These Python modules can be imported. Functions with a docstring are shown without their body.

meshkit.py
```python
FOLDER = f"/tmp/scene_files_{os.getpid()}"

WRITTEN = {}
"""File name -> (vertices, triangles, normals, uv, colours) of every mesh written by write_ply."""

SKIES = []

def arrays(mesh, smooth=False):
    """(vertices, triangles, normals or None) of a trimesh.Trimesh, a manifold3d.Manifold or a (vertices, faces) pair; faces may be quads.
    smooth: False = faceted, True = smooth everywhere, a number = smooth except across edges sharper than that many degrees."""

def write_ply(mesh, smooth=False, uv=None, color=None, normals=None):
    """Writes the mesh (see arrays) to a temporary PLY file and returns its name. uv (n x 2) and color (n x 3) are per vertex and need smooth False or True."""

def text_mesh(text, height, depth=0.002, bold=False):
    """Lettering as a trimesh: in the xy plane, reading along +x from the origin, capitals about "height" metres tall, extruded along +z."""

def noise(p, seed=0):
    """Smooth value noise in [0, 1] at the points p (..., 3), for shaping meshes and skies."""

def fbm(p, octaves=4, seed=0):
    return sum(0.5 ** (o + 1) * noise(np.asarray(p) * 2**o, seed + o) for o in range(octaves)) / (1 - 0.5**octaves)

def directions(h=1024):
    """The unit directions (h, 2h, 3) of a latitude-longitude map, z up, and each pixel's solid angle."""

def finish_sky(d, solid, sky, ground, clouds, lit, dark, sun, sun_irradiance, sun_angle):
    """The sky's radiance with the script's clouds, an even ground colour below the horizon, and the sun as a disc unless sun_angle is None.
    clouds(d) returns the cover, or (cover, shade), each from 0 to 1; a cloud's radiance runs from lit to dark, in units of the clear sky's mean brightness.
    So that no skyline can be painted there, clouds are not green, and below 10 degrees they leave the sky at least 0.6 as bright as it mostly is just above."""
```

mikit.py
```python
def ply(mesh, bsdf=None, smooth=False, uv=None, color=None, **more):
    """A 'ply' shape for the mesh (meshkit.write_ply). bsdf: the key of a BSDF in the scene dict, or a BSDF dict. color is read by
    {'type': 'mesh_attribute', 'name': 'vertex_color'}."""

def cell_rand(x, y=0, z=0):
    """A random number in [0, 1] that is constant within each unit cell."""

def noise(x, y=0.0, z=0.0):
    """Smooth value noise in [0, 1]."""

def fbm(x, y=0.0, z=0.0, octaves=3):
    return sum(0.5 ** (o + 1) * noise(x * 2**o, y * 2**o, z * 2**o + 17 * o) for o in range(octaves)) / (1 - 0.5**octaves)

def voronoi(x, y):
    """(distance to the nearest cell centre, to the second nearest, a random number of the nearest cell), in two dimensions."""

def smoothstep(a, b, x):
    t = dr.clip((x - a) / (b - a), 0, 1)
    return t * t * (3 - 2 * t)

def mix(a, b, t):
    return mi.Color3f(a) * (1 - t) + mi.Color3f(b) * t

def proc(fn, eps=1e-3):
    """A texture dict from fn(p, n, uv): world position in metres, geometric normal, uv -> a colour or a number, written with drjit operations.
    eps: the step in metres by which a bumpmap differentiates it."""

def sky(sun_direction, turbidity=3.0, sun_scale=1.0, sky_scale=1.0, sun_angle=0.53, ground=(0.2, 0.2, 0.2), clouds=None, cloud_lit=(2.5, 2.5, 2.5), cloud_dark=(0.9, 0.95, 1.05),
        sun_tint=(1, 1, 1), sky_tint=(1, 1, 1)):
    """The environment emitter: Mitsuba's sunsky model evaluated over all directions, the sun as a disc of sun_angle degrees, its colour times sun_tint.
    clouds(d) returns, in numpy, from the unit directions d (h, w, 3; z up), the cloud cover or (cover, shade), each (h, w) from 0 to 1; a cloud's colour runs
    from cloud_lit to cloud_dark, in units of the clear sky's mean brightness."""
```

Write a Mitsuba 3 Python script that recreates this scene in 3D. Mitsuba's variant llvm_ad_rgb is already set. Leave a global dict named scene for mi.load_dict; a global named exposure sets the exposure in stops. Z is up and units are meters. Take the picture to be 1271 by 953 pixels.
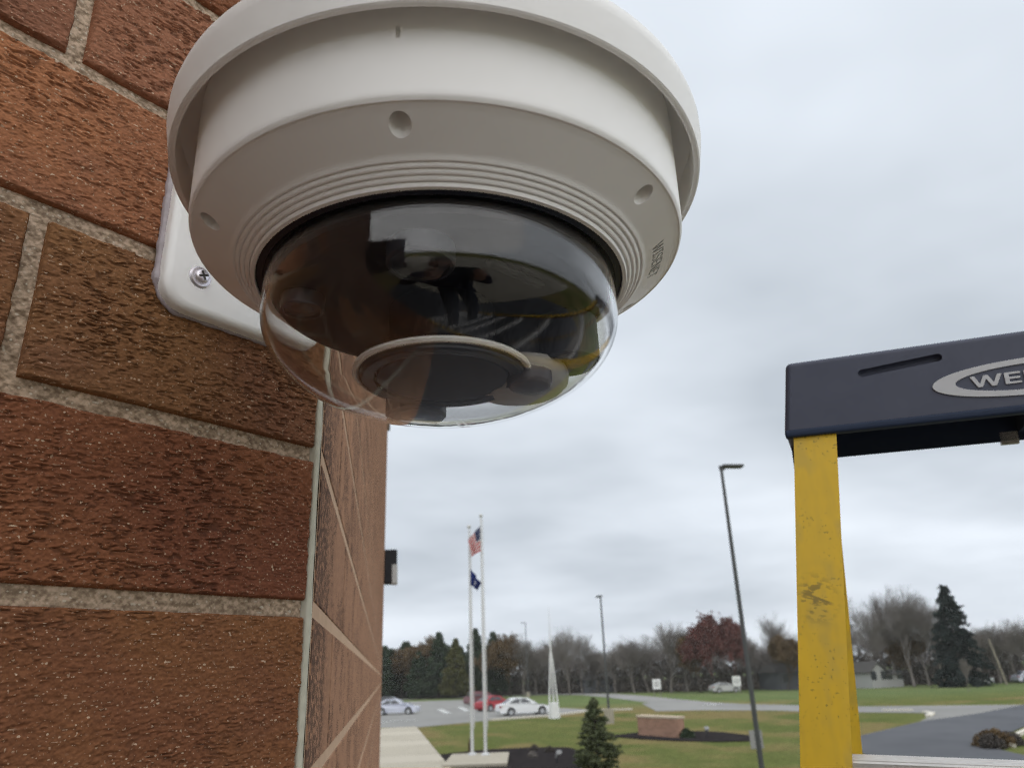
import math, random
import numpy as np, trimesh, mitsuba as mi, mikit, meshkit, manifold3d as m3, drjit as dr
from shapely.geometry import Polygon, Point, LineString, box as sbox
from shapely import affinity
from mikit import proc, noise, fbm, smoothstep, mix, cell_rand, voronoi
T = mi.ScalarTransform4f
PI = math.pi
scene, labels = {}, {}
V = lambda *a: np.array(a, float)

# ------------------------------------------------------------------ camera, sky, exposure
EYE = V(0, 0, 3.4)
PITCH, ROLL = 0.362878, -0.0370506
fw = V(0, math.cos(PITCH), math.sin(PITCH)); rt0 = V(1, 0, 0); up0 = np.cross(rt0, fw)
rt = math.cos(ROLL) * rt0 + math.sin(ROLL) * up0
up = -math.sin(ROLL) * rt0 + math.cos(ROLL) * up0
M = np.eye(4); M[:3, 0] = -rt; M[:3, 1] = up; M[:3, 2] = fw; M[:3, 3] = EYE
scene['camera'] = {'type': 'thinlens', 'to_world': T(M.tolist()), 'fov': 67.73, 'fov_axis': 'x', 'near_clip': 0.02, 'far_clip': 6000.0,
                   'aperture_radius': 0.0008, 'focus_distance': 0.40}
SUN = V(0.12, -0.78, 0.62)
SUN /= np.linalg.norm(SUN)


def clouds(d):
    z = np.maximum(d[..., 2], 0.0)
    q = np.stack([d[..., 0] / (z + 0.16), d[..., 1] / (z + 0.16), z * 0], -1)
    n = meshkit.fbm(q * 1.1 + 4.0, 5, 3)
    n2 = meshkit.fbm(q * V(0.5, 1.2, 1) + 11.0, 4, 9)
    band = np.clip((0.62 * n + 0.38 * n2 - 0.36) / 0.30, 0, 1)
    # an overcast sky is brightest around the hidden sun and towards the zenith
    glow = np.clip((d @ SUN + 0.35) / 1.35, 0, 1) ** 1.5
    low = np.exp(-z / 0.10)
    fine = meshkit.fbm(q * V(2.6, 3.4, 1) + 31.0, 4, 17)
    shade = 0.85 - 0.62 * glow - 0.14 * low + 0.26 * (band - 0.5) + 0.17 * (fine - 0.5)
    return np.ones(z.shape), np.clip(shade, 0, 1)


scene['sky'] = mikit.sky(SUN, turbidity=3, sun_scale=0.11, sun_angle=80, clouds=clouds, cloud_lit=(5.3, 5.6, 6.0), cloud_dark=(1.98, 2.19, 2.43))
exposure = 1.68

# ------------------------------------------------------------------ helpers


def numbered(key):
    if key not in scene and key not in labels and not any(k.startswith(key + '__') for k in scene):
        return key
    n = 1
    while True:
        k = f'{key}_{n:03d}'
        if k not in scene and k not in labels and k not in USED:
            return k
        n += 1


USED, COUNT = set(), {}


def uniq(key):
    n = COUNT.get(key, 0); COUNT[key] = n + 1
    return key if n == 0 else f'{key}_{n:03d}'


def thing(name, label, cat, group=None, kind=None):
    key = uniq(name)
    labels[key] = {'label': label, 'category': cat}
    if group: labels[key]['group'] = group
    if kind: labels[key]['kind'] = kind
    return key


def add(name, mesh, bsdf, parent=None, smooth=False, label=None, kind=None, **kw):
    key = uniq((parent + '__' if parent else '') + name)
    scene[key] = mesh if isinstance(mesh, dict) else mikit.ply(mesh, bsdf, smooth, **kw)
    if label or kind:
        labels.setdefault(key, {})
        if label: labels[key]['label'] = label
        if kind: labels[key]['kind'] = kind
    return key


def struct(name, mesh, bsdf, label, cat, **kw):
    key = add(name, mesh, bsdf, **kw)
    labels[key] = {'label': label, 'category': cat, 'kind': 'structure'}
    return key


def cat_(ms):
    return trimesh.util.concatenate(ms)


def box(lo, hi):
    lo, hi = V(*lo), V(*hi)
    m = trimesh.creation.box(hi - lo); m.apply_translation((lo + hi) / 2)
    return m


def cbox(lo, hi, ch=0.01):
    """box with chamfered edges (hull of 24 points)"""
    lo, hi = V(*lo), V(*hi); c, h = (lo + hi) / 2, (hi - lo) / 2
    ch = min(ch, h.min() * 0.98); pts = []
    for s in np.ndindex(2, 2, 2):
        sg = V(*s) * 2 - 1
        for k in range(3):
            q = h - ch; q[k] = h[k]
            pts.append(c + sg * q)
    return trimesh.convex.convex_hull(np.array(pts))


def rbox(lo, hi, r, n=12):
    """rounded box: hull of eight spheres"""
    lo, hi = V(*lo), V(*hi)
    s = m3.Manifold.sphere(r, n)
    return man(m3.Manifold.batch_hull([s.translate(tuple(np.where(V(*k) > 0, hi - r, lo + r))) for k in np.ndindex(2, 2, 2)]))


def man(m):
    q = m.to_mesh()
    return trimesh.Trimesh(q.vert_properties[:, :3], q.tri_verts, process=False)


def toman(t):
    t = t.copy(); t.merge_vertices()
    return m3.Manifold(m3.Mesh(np.asarray(t.vertices, np.float32), np.asarray(t.faces, np.uint32)))


def xf(mesh, mat):
    m = mesh.copy(); m.apply_transform(mat)
    return m


def frame(o, x, y, z):
    A = np.eye(4); A[:3, 0], A[:3, 1], A[:3, 2], A[:3, 3] = x, y, z, o
    return A


def lathe(prof, n=128, cap=True):
    """surface of revolution about z of the (r, z) points; closed if the profile is"""
    prof = np.array(prof, float); k = len(prof)
    a = np.linspace(0, 2 * PI, n, endpoint=False)
    v = np.stack([prof[None, :, 0] * np.cos(a)[:, None], prof[None, :, 0] * np.sin(a)[:, None], np.broadcast_to(prof[None, :, 1], (n, k))], -1).reshape(-1, 3)
    i, j = np.meshgrid(np.arange(n), np.arange(k - 1), indexing='ij'); i2 = (i + 1) % n
    q = np.stack([i * k + j, i2 * k + j, i2 * k + j + 1, i * k + j + 1], -1).reshape(-1, 4)
    f = np.vstack([q[:, [0, 1, 2]], q[:, [0, 2, 3]]])
    m = trimesh.Trimesh(v, f, process=False); m.merge_vertices(); m.update_faces(m.nondegenerate_faces())
    if m.is_watertight and m.volume < 0: m.invert()
    return m


def tube(pts, radii, n=6, capped=True):
    pts = np.asarray(pts, float); k = len(pts); radii = np.broadcast_to(radii, (k,))
    t = np.gradient(pts, axis=0); t /= np.linalg.norm(t, axis=1, keepdims=True) + 1e-12
    ref = V(0, 0, 1) if abs(t[0][2]) < 0.9 else V(1, 0, 0)
    a = np.cross(t, ref); a /= np.linalg.norm(a, axis=1, keepdims=True) + 1e-12; b = np.cross(t, a)
    th = np.arange(n) * 2 * PI / n
    v = pts[:, None] + radii[:, None, None] * (np.cos(th)[None, :, None] * a[:, None] + np.sin(th)[None, :, None] * b[:, None])
    v = v.reshape(-1, 3); f = []
    for i in range(k - 1):
        for j in range(n):
            p, q = i * n + j, i * n + (j + 1) % n
            f += [[p, p + n, q + n], [p, q + n, q]]
    if capped:
        for j in range(1, n - 1):
            f.append([0, j, j + 1]); o = (k - 1) * n; f.append([o, o + j + 1, o + j])
    m = trimesh.Trimesh(v, f, process=False)
    if m.volume < 0: m.invert()
    return m


def extrude(poly, h):
    gs = getattr(poly, 'geoms', [poly])
    return cat_([trimesh.creation.extrude_polygon(g, h, engine='earcut') for g in gs])


def sheet(pts, z, sub=0, rough=0.0):
    p = Polygon(pts) if not hasattr(pts, 'geoms') and not isinstance(pts, Polygon) else pts
    v, f = trimesh.creation.triangulate_polygon(p, engine='earcut')
    m = trimesh.Trimesh(np.c_[v, np.full(len(v), z)], f, process=False)
    if m.face_normals[:, 2].sum() < 0: m.invert()
    return m


# ------------------------------------------------------------------ materials
def rgb(*c): return {'type': 'rgb', 'value': list(c)}


def diff(c): return {'type': 'twosided', 'bsdf': {'type': 'diffuse', 'reflectance': c if isinstance(c, dict) else rgb(*c)}}


def princ(c, rough=0.5, spec=0.5, metal=0.0, bump=None, bscale=1.0, coat=0.0):
    b = {'type': 'principled', 'base_color': c if isinstance(c, dict) else rgb(*c), 'roughness': rough, 'specular': spec, 'metallic': metal}
    if coat: b['clearcoat'] = coat
    if bump is not None: b = {'type': 'bumpmap', 'bump': bump, 'scale': bscale, 'bsdf': b}
    return {'type': 'twosided', 'bsdf': b}


# wall frames. Face A carries the camera; face B runs away to the right behind it
AA, AB = math.radians(52.4895), math.radians(99.6071)
d1, d2 = V(math.cos(AA), math.sin(AA), 0), V(math.cos(AB), math.sin(AB), 0)
nA, nB = V(d1[1], -d1[0], 0), V(d2[1], -d2[0], 0)
OA = -nA * 0.4143
CORNER = V(-0.1362, 0.5029, 0)
SEND = float(CORNER @ d1)                                  # where face A ends
OB = V(-0.1337, 0.5131, 0)
Z0, COURSE, JT = 3.4 + 0.34319, 0.1016, 0.0105


def tear_lines(s, z, nf, o=0.0):
    """thin torn lines of a wire-cut brick in wall coordinates, 0 to 1; the same in numpy (mesh) and in drjit (shade in the colour)"""
    zw = z + 0.0045 * nf(s * 48 + o, z * 52 + o, 0.5 + o) + 0.0016 * nf(s * 170 + o, z * 130 + o, 7.5 + o)
    n1, m1 = nf(s * 150 + o, zw * 540 + o, 2.5 + o), nf(s * 200 + o, z * 300 + o, 4.5 + o)
    n2, m2 = nf(s * 210 + o, zw * 720 + o, 12.5 + o), nf(s * 240 + o, z * 320 + o, 14.5 + o)
    pt = nf(s * 17 + o, z * 22 + o, 21.5 + o)
    st = lambda a, b, x: (lambda t: t * t * (3 - 2 * t))(np.clip((x - a) / (b - a), 0, 1) if isinstance(x, np.ndarray) else dr.clip((x - a) / (b - a), 0, 1))
    P_ = 0.95 * st(0.26, 0.66, pt)
    a = (1 - st(0.02, 0.10, abs(n1 - 0.5))) * st(0.46, 0.60, m1) * P_
    b = (1 - st(0.02, 0.10, abs(n2 - 0.5))) * st(0.52, 0.66, m2) * (0.35 + 0.65 * P_)
    return 1 - (1 - a) * (1 - 0.8 * b)


def brick_hue(s, row, z, t):
    i = dr.floor((s - 0.126) / 0.305 + 0.5 * (row - 2 * dr.floor(row / 2)))
    r1, r2 = cell_rand(i, row, 3), cell_rand(i, row, 7)
    w = fbm(s * 9 + 3 * r1 + z * 5, z * 11, row * 1.7 + t, 3)
    w2 = fbm(s * 14, z * 9 + 5, row * 2.3 + t + 9, 3)
    red, orange, olive, plum = mi.Color3f(0.215, 0.084, 0.043), mi.Color3f(0.330, 0.145, 0.068), mi.Color3f(0.200, 0.106, 0.042), mi.Color3f(0.155, 0.076, 0.054)
    c = mix(red, orange, smoothstep(0.22, 0.78, w + 0.9 * (r1 - 0.5)))
    c = mix(c, olive, 0.5 * smoothstep(0.38, 0.85, w2 + 0.7 * (r2 - 0.5)))
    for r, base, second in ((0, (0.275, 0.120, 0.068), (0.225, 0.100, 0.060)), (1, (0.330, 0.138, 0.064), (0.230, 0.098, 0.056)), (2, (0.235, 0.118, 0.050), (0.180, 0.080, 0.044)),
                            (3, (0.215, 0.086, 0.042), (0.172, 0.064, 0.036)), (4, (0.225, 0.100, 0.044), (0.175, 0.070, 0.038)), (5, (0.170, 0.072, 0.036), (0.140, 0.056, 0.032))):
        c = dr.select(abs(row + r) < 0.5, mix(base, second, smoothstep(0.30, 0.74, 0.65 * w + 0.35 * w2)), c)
    c = dr.select(s < -0.1785 + 0.1525 * (row - 2 * dr.floor(row / 2)), mix(mi.Color3f(0.105, 0.058, 0.046), mi.Color3f(0.140, 0.074, 0.052), w), c)   # unseen bricks coloured darker, standing in for the photographer's body shadow
    return mix(c, plum, 0.55 * smoothstep(0.54, 0.80, fbm(s * 7 + 40, z * 16, row * 3.1 + t, 3)))


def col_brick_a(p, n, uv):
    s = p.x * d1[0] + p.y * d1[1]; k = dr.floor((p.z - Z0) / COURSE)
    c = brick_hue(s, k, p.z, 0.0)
    fine = fbm(p.x * 700, p.y * 700, p.z * 700, 2)
    c = c * (0.62 + 0.76 * fine)
    ln = tear_lines(s, p.z, noise)                           # crevice shade painted dark into the tears
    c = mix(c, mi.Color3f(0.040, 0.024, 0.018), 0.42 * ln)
    sp = noise(p.x * 640 + 5, p.y * 640, p.z * 640); sp2 = noise(p.x * 980 + 25, p.y * 980, p.z * 980)
    big = noise(p.x * 170 + 50, p.y * 170, p.z * 220)
    spk = dr.maximum(smoothstep(0.80, 0.88, sp) * (0.1 + 0.9 * smoothstep(0.4, 0.65, big)), 0.7 * smoothstep(0.83, 0.90, sp2))
    return mix(c, mi.Color3f(0.50, 0.36, 0.25), spk)


def bump_brick(p, n, uv):
    return fbm(p.x * 900, p.y * 900, p.z * 900, 2)


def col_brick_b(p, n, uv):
    s = p.x * d2[0] + p.y * d2[1]; k = dr.floor((p.z - Z0) / COURSE)
    i = dr.floor(s / 0.305 + 0.5 * (k - 2 * dr.floor(k / 2)))
    c = mix(mi.Color3f(0.330, 0.186, 0.116), mi.Color3f(0.270, 0.150, 0.096), fbm(s * 7, p.z * 8, k * 1.9, 3) + 0.5 * (cell_rand(i, k, 2) - 0.5))
    sp = noise(s * 420, p.z * 400, 3) * smoothstep(0.35, 0.6, fbm(s * 30, p.z * 20, 8, 2))
    c = mix(c, mi.Color3f(0.07, 0.042, 0.032), smoothstep(0.44, 0.56, sp) * 0.75)
    c = mix(c, mi.Color3f(0.20, 0.115, 0.08), smoothstep(0.5, 0.8, fbm(s * 90, p.z * 30, k * 3.3, 3)) * 0.22)
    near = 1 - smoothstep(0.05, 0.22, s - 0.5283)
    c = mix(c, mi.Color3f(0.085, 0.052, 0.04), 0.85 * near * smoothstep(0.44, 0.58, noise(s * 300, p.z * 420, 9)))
    return c * (0.75 + 0.5 * fbm(s * 350, p.z * 350, 1, 2))


def col_mortar(p, n, uv):
    c = mix(mi.Color3f(0.21, 0.15, 0.10), mi.Color3f(0.56, 0.425, 0.31), smoothstep(0.22, 0.78, fbm(p.x * 420, p.y * 420, p.z * 420, 3)))
    c = c * (0.8 + 0.4 * fbm(p.x * 60, p.y * 60, p.z * 60, 2))
    return mix(c, mi.Color3f(0.60, 0.55, 0.45), 0.7 * smoothstep(0.76, 0.88, noise(p.x * 620, p.y * 620, p.z * 620)))


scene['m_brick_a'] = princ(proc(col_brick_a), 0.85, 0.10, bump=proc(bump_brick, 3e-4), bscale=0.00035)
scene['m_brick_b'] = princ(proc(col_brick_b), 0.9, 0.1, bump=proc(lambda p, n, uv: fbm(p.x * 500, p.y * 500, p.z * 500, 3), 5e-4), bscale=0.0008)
scene['m_mortar'] = princ(proc(col_mortar), 0.95, 0.1, bump=proc(lambda p, n, uv: fbm(p.x * 600, p.y * 600, p.z * 600, 2), 4e-4), bscale=0.0013)
scene['m_mortar_b'] = princ(proc(lambda p, n, uv: mix(mi.Color3f(0.36, 0.250, 0.175), mi.Color3f(0.43, 0.305, 0.215), fbm(p.x * 90, p.y * 90, p.z * 90, 3))), 0.95, 0.1)
scene['m_caulk'] = princ(proc(lambda p, n, uv: mix(mi.Color3f(0.47, 0.45, 0.36), mi.Color3f(0.57, 0.55, 0.45), fbm(p.x * 60, p.y * 60, p.z * 30, 3))
                              * (0.92 + 0.16 * noise(p.x * 300, p.y * 300, p.z * 200))), 0.6, 0.3)
white = mi.Color3f(0.84, 0.83, 0.81)
scene['m_housing'] = princ(proc(lambda p, n, uv: white * (0.985 + 0.03 * fbm(p.x * 60, p.y * 60, p.z * 60, 2))), 0.42, 0.4,
                           bump=proc(lambda p, n, uv: fbm(p.x * 1800, p.y * 1800, p.z * 1800, 2), 2e-4), bscale=0.00003)
scene['m_mount'] = princ((0.86, 0.855, 0.84), 0.38, 0.45)
scene['m_print'] = princ((0.30, 0.295, 0.285), 0.6, 0.3)
scene['m_black'] = princ((0.012, 0.013, 0.018), 0.55, 0.4)
scene['m_gasket'] = princ((0.006, 0.010, 0.022), 0.45, 0.4)
scene['m_liner'] = princ((0.006, 0.006, 0.008), 0.5, 0.25)
scene['m_hub'] = princ((0.76, 0.745, 0.70), 0.4, 0.4)
scene['m_shroud'] = princ((0.40, 0.385, 0.36), 0.45, 0.4)
scene['m_lensring'] = princ((0.024, 0.027, 0.036), 0.4, 0.5)
scene['m_lensglass'] = princ((0.045, 0.053, 0.070), 0.6, 0.4)
scene['m_plum'] = princ((0.050, 0.036, 0.036), 0.3, 0.5)
scene['m_smalllens'] = princ((0.02, 0.02, 0.024), 0.1, 0.6, coat=0.5)
scene['m_clear'] = {'type': 'dielectric', 'int_ior': 1.49, 'ext_ior': 1.0, 'specular_transmittance': rgb(0.965, 0.962, 0.955)}
scene['m_steel'] = {'type': 'twosided', 'bsdf': {'type': 'roughconductor', 'material': 'Cr', 'alpha': 0.18}}
scene['m_steel_dark'] = princ((0.05, 0.045, 0.04), 0.5, 0.5, 0.6)
scene['m_sealant'] = princ(proc(lambda p, n, uv: mix(mi.Color3f(0.27, 0.225, 0.235), mi.Color3f(0.42, 0.37, 0.385), fbm(p.x * 200, p.y * 200, p.z * 200, 3))), 0.25, 0.5)

# ------------------------------------------------------------------ ground, roads, pavements
WALLB_END = 12.2


def grass_col(p, n, uv):
    a = fbm(p.x * 0.06, p.y * 0.05, 1.0, 3); b = fbm(p.x * 0.5, p.y * 0.35, 4.0, 3); g = noise(p.x * 9, p.y * 9, 3)
    c = mix(mi.Color3f(0.112, 0.138, 0.044), mi.Color3f(0.180, 0.184, 0.066), b)
    dry = smoothstep(0.43, 0.62, 0.6 * a + 0.4 * b + 0.10 * smoothstep(52, 66, p.y) * smoothstep(80, 66, p.y))
    c = mix(c, mi.Color3f(0.240, 0.186, 0.086), dry * 0.85)
    far = smoothstep(70, 95, p.y)
    c = mix(c, mi.Color3f(0.150, 0.200, 0.082) * (0.85 + 0.3 * b), far * 0.8)
    return c * (0.75 + 0.5 * g)


scene['m_grass'] = diff(proc(grass_col))
scene['m_concrete'] = princ(proc(lambda p, n, uv: mix(mi.Color3f(0.315, 0.285, 0.225), mi.Color3f(0.375, 0.34, 0.275), fbm(p.x * 0.8, p.y * 0.8, 2, 4)) * (0.9 + 0.2 * noise(p.x * 40, p.y * 40))), 0.9, 0.15)
scene['m_kerb'] = princ((0.52, 0.49, 0.42), 0.9, 0.15)
scene['m_asphalt_old'] = princ(proc(lambda p, n, uv: mix(mi.Color3f(0.170, 0.168, 0.160), mi.Color3f(0.250, 0.245, 0.230), fbm(p.x * 0.25, p.y * 0.12, 2, 4))), 0.9, 0.15)
scene['m_asphalt_new'] = princ(proc(lambda p, n, uv: mix(mi.Color3f(0.072, 0.075, 0.082), mi.Color3f(0.102, 0.104, 0.112), fbm(p.x * 0.5, p.y * 0.5, 2, 4))), 0.8, 0.2)
scene['m_mulch'] = diff(proc(lambda p, n, uv: mix(mi.Color3f(0.018, 0.016, 0.018), mi.Color3f(0.055, 0.048, 0.046), fbm(p.x * 8, p.y * 8, 2, 3))))
scene['m_paint'] = diff((0.62, 0.62, 0.60))

struct('woodland_floor', sheet([(-150, 160), (-26, 152), (-12, 144), (-2, 142), (8, 138), (14, 135), (21, 128), (30, 123), (40, 122), (48, 121), (56, 116), (62, 114), (70, 111), (82, 106), (160, 80), (260, 260), (-200, 320)], 0.008), 'm_litter', 'brown leaf litter under the far woods', 'woodland floor')
scene['m_litter'] = diff((0.065, 0.052, 0.040))
struct('ground', sheet([(-480, -480), (480, -480), (480, 480), (-480, 480)], 0), 'm_grass', 'lawn and field of mown grass with brown dry patches', 'lawn')
wall_line = lambda t, off=0.0: OB + d2 * t + nB * off
a, b, c_, d_ = wall_line(-3, .0), wall_line(61.5, 0), V(-7.9, 60.9, 0), V(2.6, 0.5, 0)
walk = Polygon([wall_line(27, -6)[:2], wall_line(61, -0.4)[:2], (-7.9, 60.9), (-3.0, 33.5), (-2.0, 27.0)])
struct('sidewalk', sheet(walk, 0.06), 'm_concrete', 'pale concrete sidewalk running along the brick wall to the parking lot', 'sidewalk')
for k_ in range(12):
    q0, q1 = wall_line(27 + 2.9 * k_, -7), wall_line(27 + 2.9 * (k_ + 1), -7)
    slab = walk.intersection(Polygon([q0[:2], q1[:2], (q1 + nB * 20)[:2], (q0 + nB * 20)[:2]])).buffer(-.012)
    if slab.area > .5: add('slab', extrude(slab, .014).apply_translation((0, 0, .062)), 'm_concrete' if k_ % 3 else 'm_concrete_pale', 'sidewalk')
scene['m_concrete_pale'] = princ((0.39, 0.355, 0.29), 0.9, 0.15)
lot = Polygon([(-60, 63.5), (-10.7, 62.5), (-7.9, 60.9), (-2.7, 66.8), (2.1, 69.6), (6.7, 76.5), (5.0, 82), (-0.5, 92), (-2.9, 117), (-3.9, 131), (-6, 126), (-13.6, 126), (-60, 128)])
struct('parking_lot', sheet(lot, 0.012), 'm_asphalt_old', 'weathered grey asphalt parking lot with pale stripes', 'parking lot')
drive = LineString([(-40, 140), (-4.3, 141), (6, 138.5), (11.5, 128), (14, 112), (15.5, 96), (16.8, 84), (19.5, 73), (23.5, 63.5), (29, 57.5), (45, 54)]).buffer(2.6)
junction = Polygon([(11.3, 71), (15, 70), (24, 61.5), (27.5, 58.5), (26.8, 56.2), (25.2, 52.2), (22.9, 48.6), (28, 51), (37, 61), (27, 67), (20, 80), (15, 92), (12.5, 88)])
struct('driveway', sheet(drive.union(junction), 0.020), 'm_asphalt_old', 'pale grey driveway curving past the field towards the far trees', 'driveway')
newroad = Polygon([(36.5, 61), (29, 53.5), (22.9, 48.6), (16.2, 40.9), (13.5, 34.8), (12.4, 28), (13.5, 18), (16.5, 20), (18.5, 33.9), (20.5, 36.9), (25.4, 42.8), (29.5, 47), (45, 58), (60, 66), (60, 78)])
struct('road', sheet(newroad, 0.028), 'm_asphalt_new', 'freshly paved dark asphalt road sweeping to the right', 'road')
struct('plaza', sheet([(-9, -22), (26, -22), (26, -0.6), (1.0, -0.6), (-0.5, -2.0), (-3, -5)], 0.06), 'm_concrete', 'pale concrete plaza behind the ladder, mirrored in the bubble', 'plaza')
struct('added_pavement_strip', sheet([wall_line(-4, -2)[:2], wall_line(26, -2)[:2], wall_line(24, 2.6)[:2], wall_line(22, 6)[:2], wall_line(-0.2, 6.4)[:2], wall_line(-2.4, 3.6)[:2]], 0.030), 'm_asphalt_new', 'unseen grey paved strip along the brick wall, added for its reflection in the bubble', 'pavement')  # out of view; added to set the ground tone mirrored in the bubble
bed = Polygon([(-4.0, 38.9), (-2.0, 40.6), (0.2, 40.9), (1.8, 40.3), (2.4, 38), (2.2, 35.0), (1.9, 31.9), (1.0, 29), (-1.2, 29.2), (-2.6, 33.5), (-3.2, 36)]).buffer(0.3)
struct('mulch_bed', sheet(bed, 0.034), 'm_mulch', 'dark mulch bed around the two flagpoles', 'mulch bed')
bed2 = Polygon([(5.0, 46.4), (7.0, 48.2), (8.7, 48.3), (10.5, 46.2), (11.6, 42.3), (11.0, 40.6), (9.3, 40.9), (7.6, 42.2), (6.3, 43.8)]).buffer(0.35)
struct('mulch_bed', sheet(bed2, 0.034), 'm_mulch', 'dark mulch bed under the low brick sign', 'mulch bed')
struct('flagpole_pad', box((-3.3, 33.4, 0.0), (-0.75, 38.0, 0.14)), 'm_concrete', 'rectangular concrete pad under the two flagpoles', 'concrete pad')
for nm, ln, w, lab in (('kerb', [(-2.7, 66.5), (2.1, 69.3), (6.7, 76.4), (9.8, 75.4)], .22, 'pale concrete kerb along the grass edge of the parking lot'),
                       ('kerb', [(25.6, 59.6), (27.3, 58.6)], .22, 'short white kerb piece at the driveway corner'),
                       ('kerb', [(26.9, 56.2), (26.6, 54.5), (25.1, 52.0)], .18, 'curved white kerb end beside the dark road'),
                       ('kerb', [(19.3, 33.6), (21.0, 36.7), (25.9, 42.5), (30, 46.8)], .12, 'thin kerb line along the inner edge of the dark road')):
    struct(nm, extrude(LineString(ln).buffer(w, cap_style=2), 0.13), 'm_kerb', lab, 'kerb')
for ln, w in (([(-14.5, 69.0), (-9.2, 71.0)], .35), ([(-9.4, 92), (-7.4, 81)], .35), ([(-7.6, 97), (-5.7, 84)], .3), ([(17.6, 80.5), (18.6, 79.0)], .5)):
    struct('painted_marking', sheet(LineString(ln).buffer(w, cap_style=2), 0.045), 'm_paint', f'pale painted marking on the asphalt, {"on the driveway bend" if ln[0][0] > 0 else "in the parking lot"}', 'road marking')

# ------------------------------------------------------------------ the brick building
bld = thing('brick_building', 'brown brick building wall with a 45 degree corner filling the left of the view', 'building')
rng = np.random.default_rng(7)


def sstep(a, b, x):
    t = np.clip((x - a) / (b - a), 0, 1)
    return t * t * (3 - 2 * t)


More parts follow.
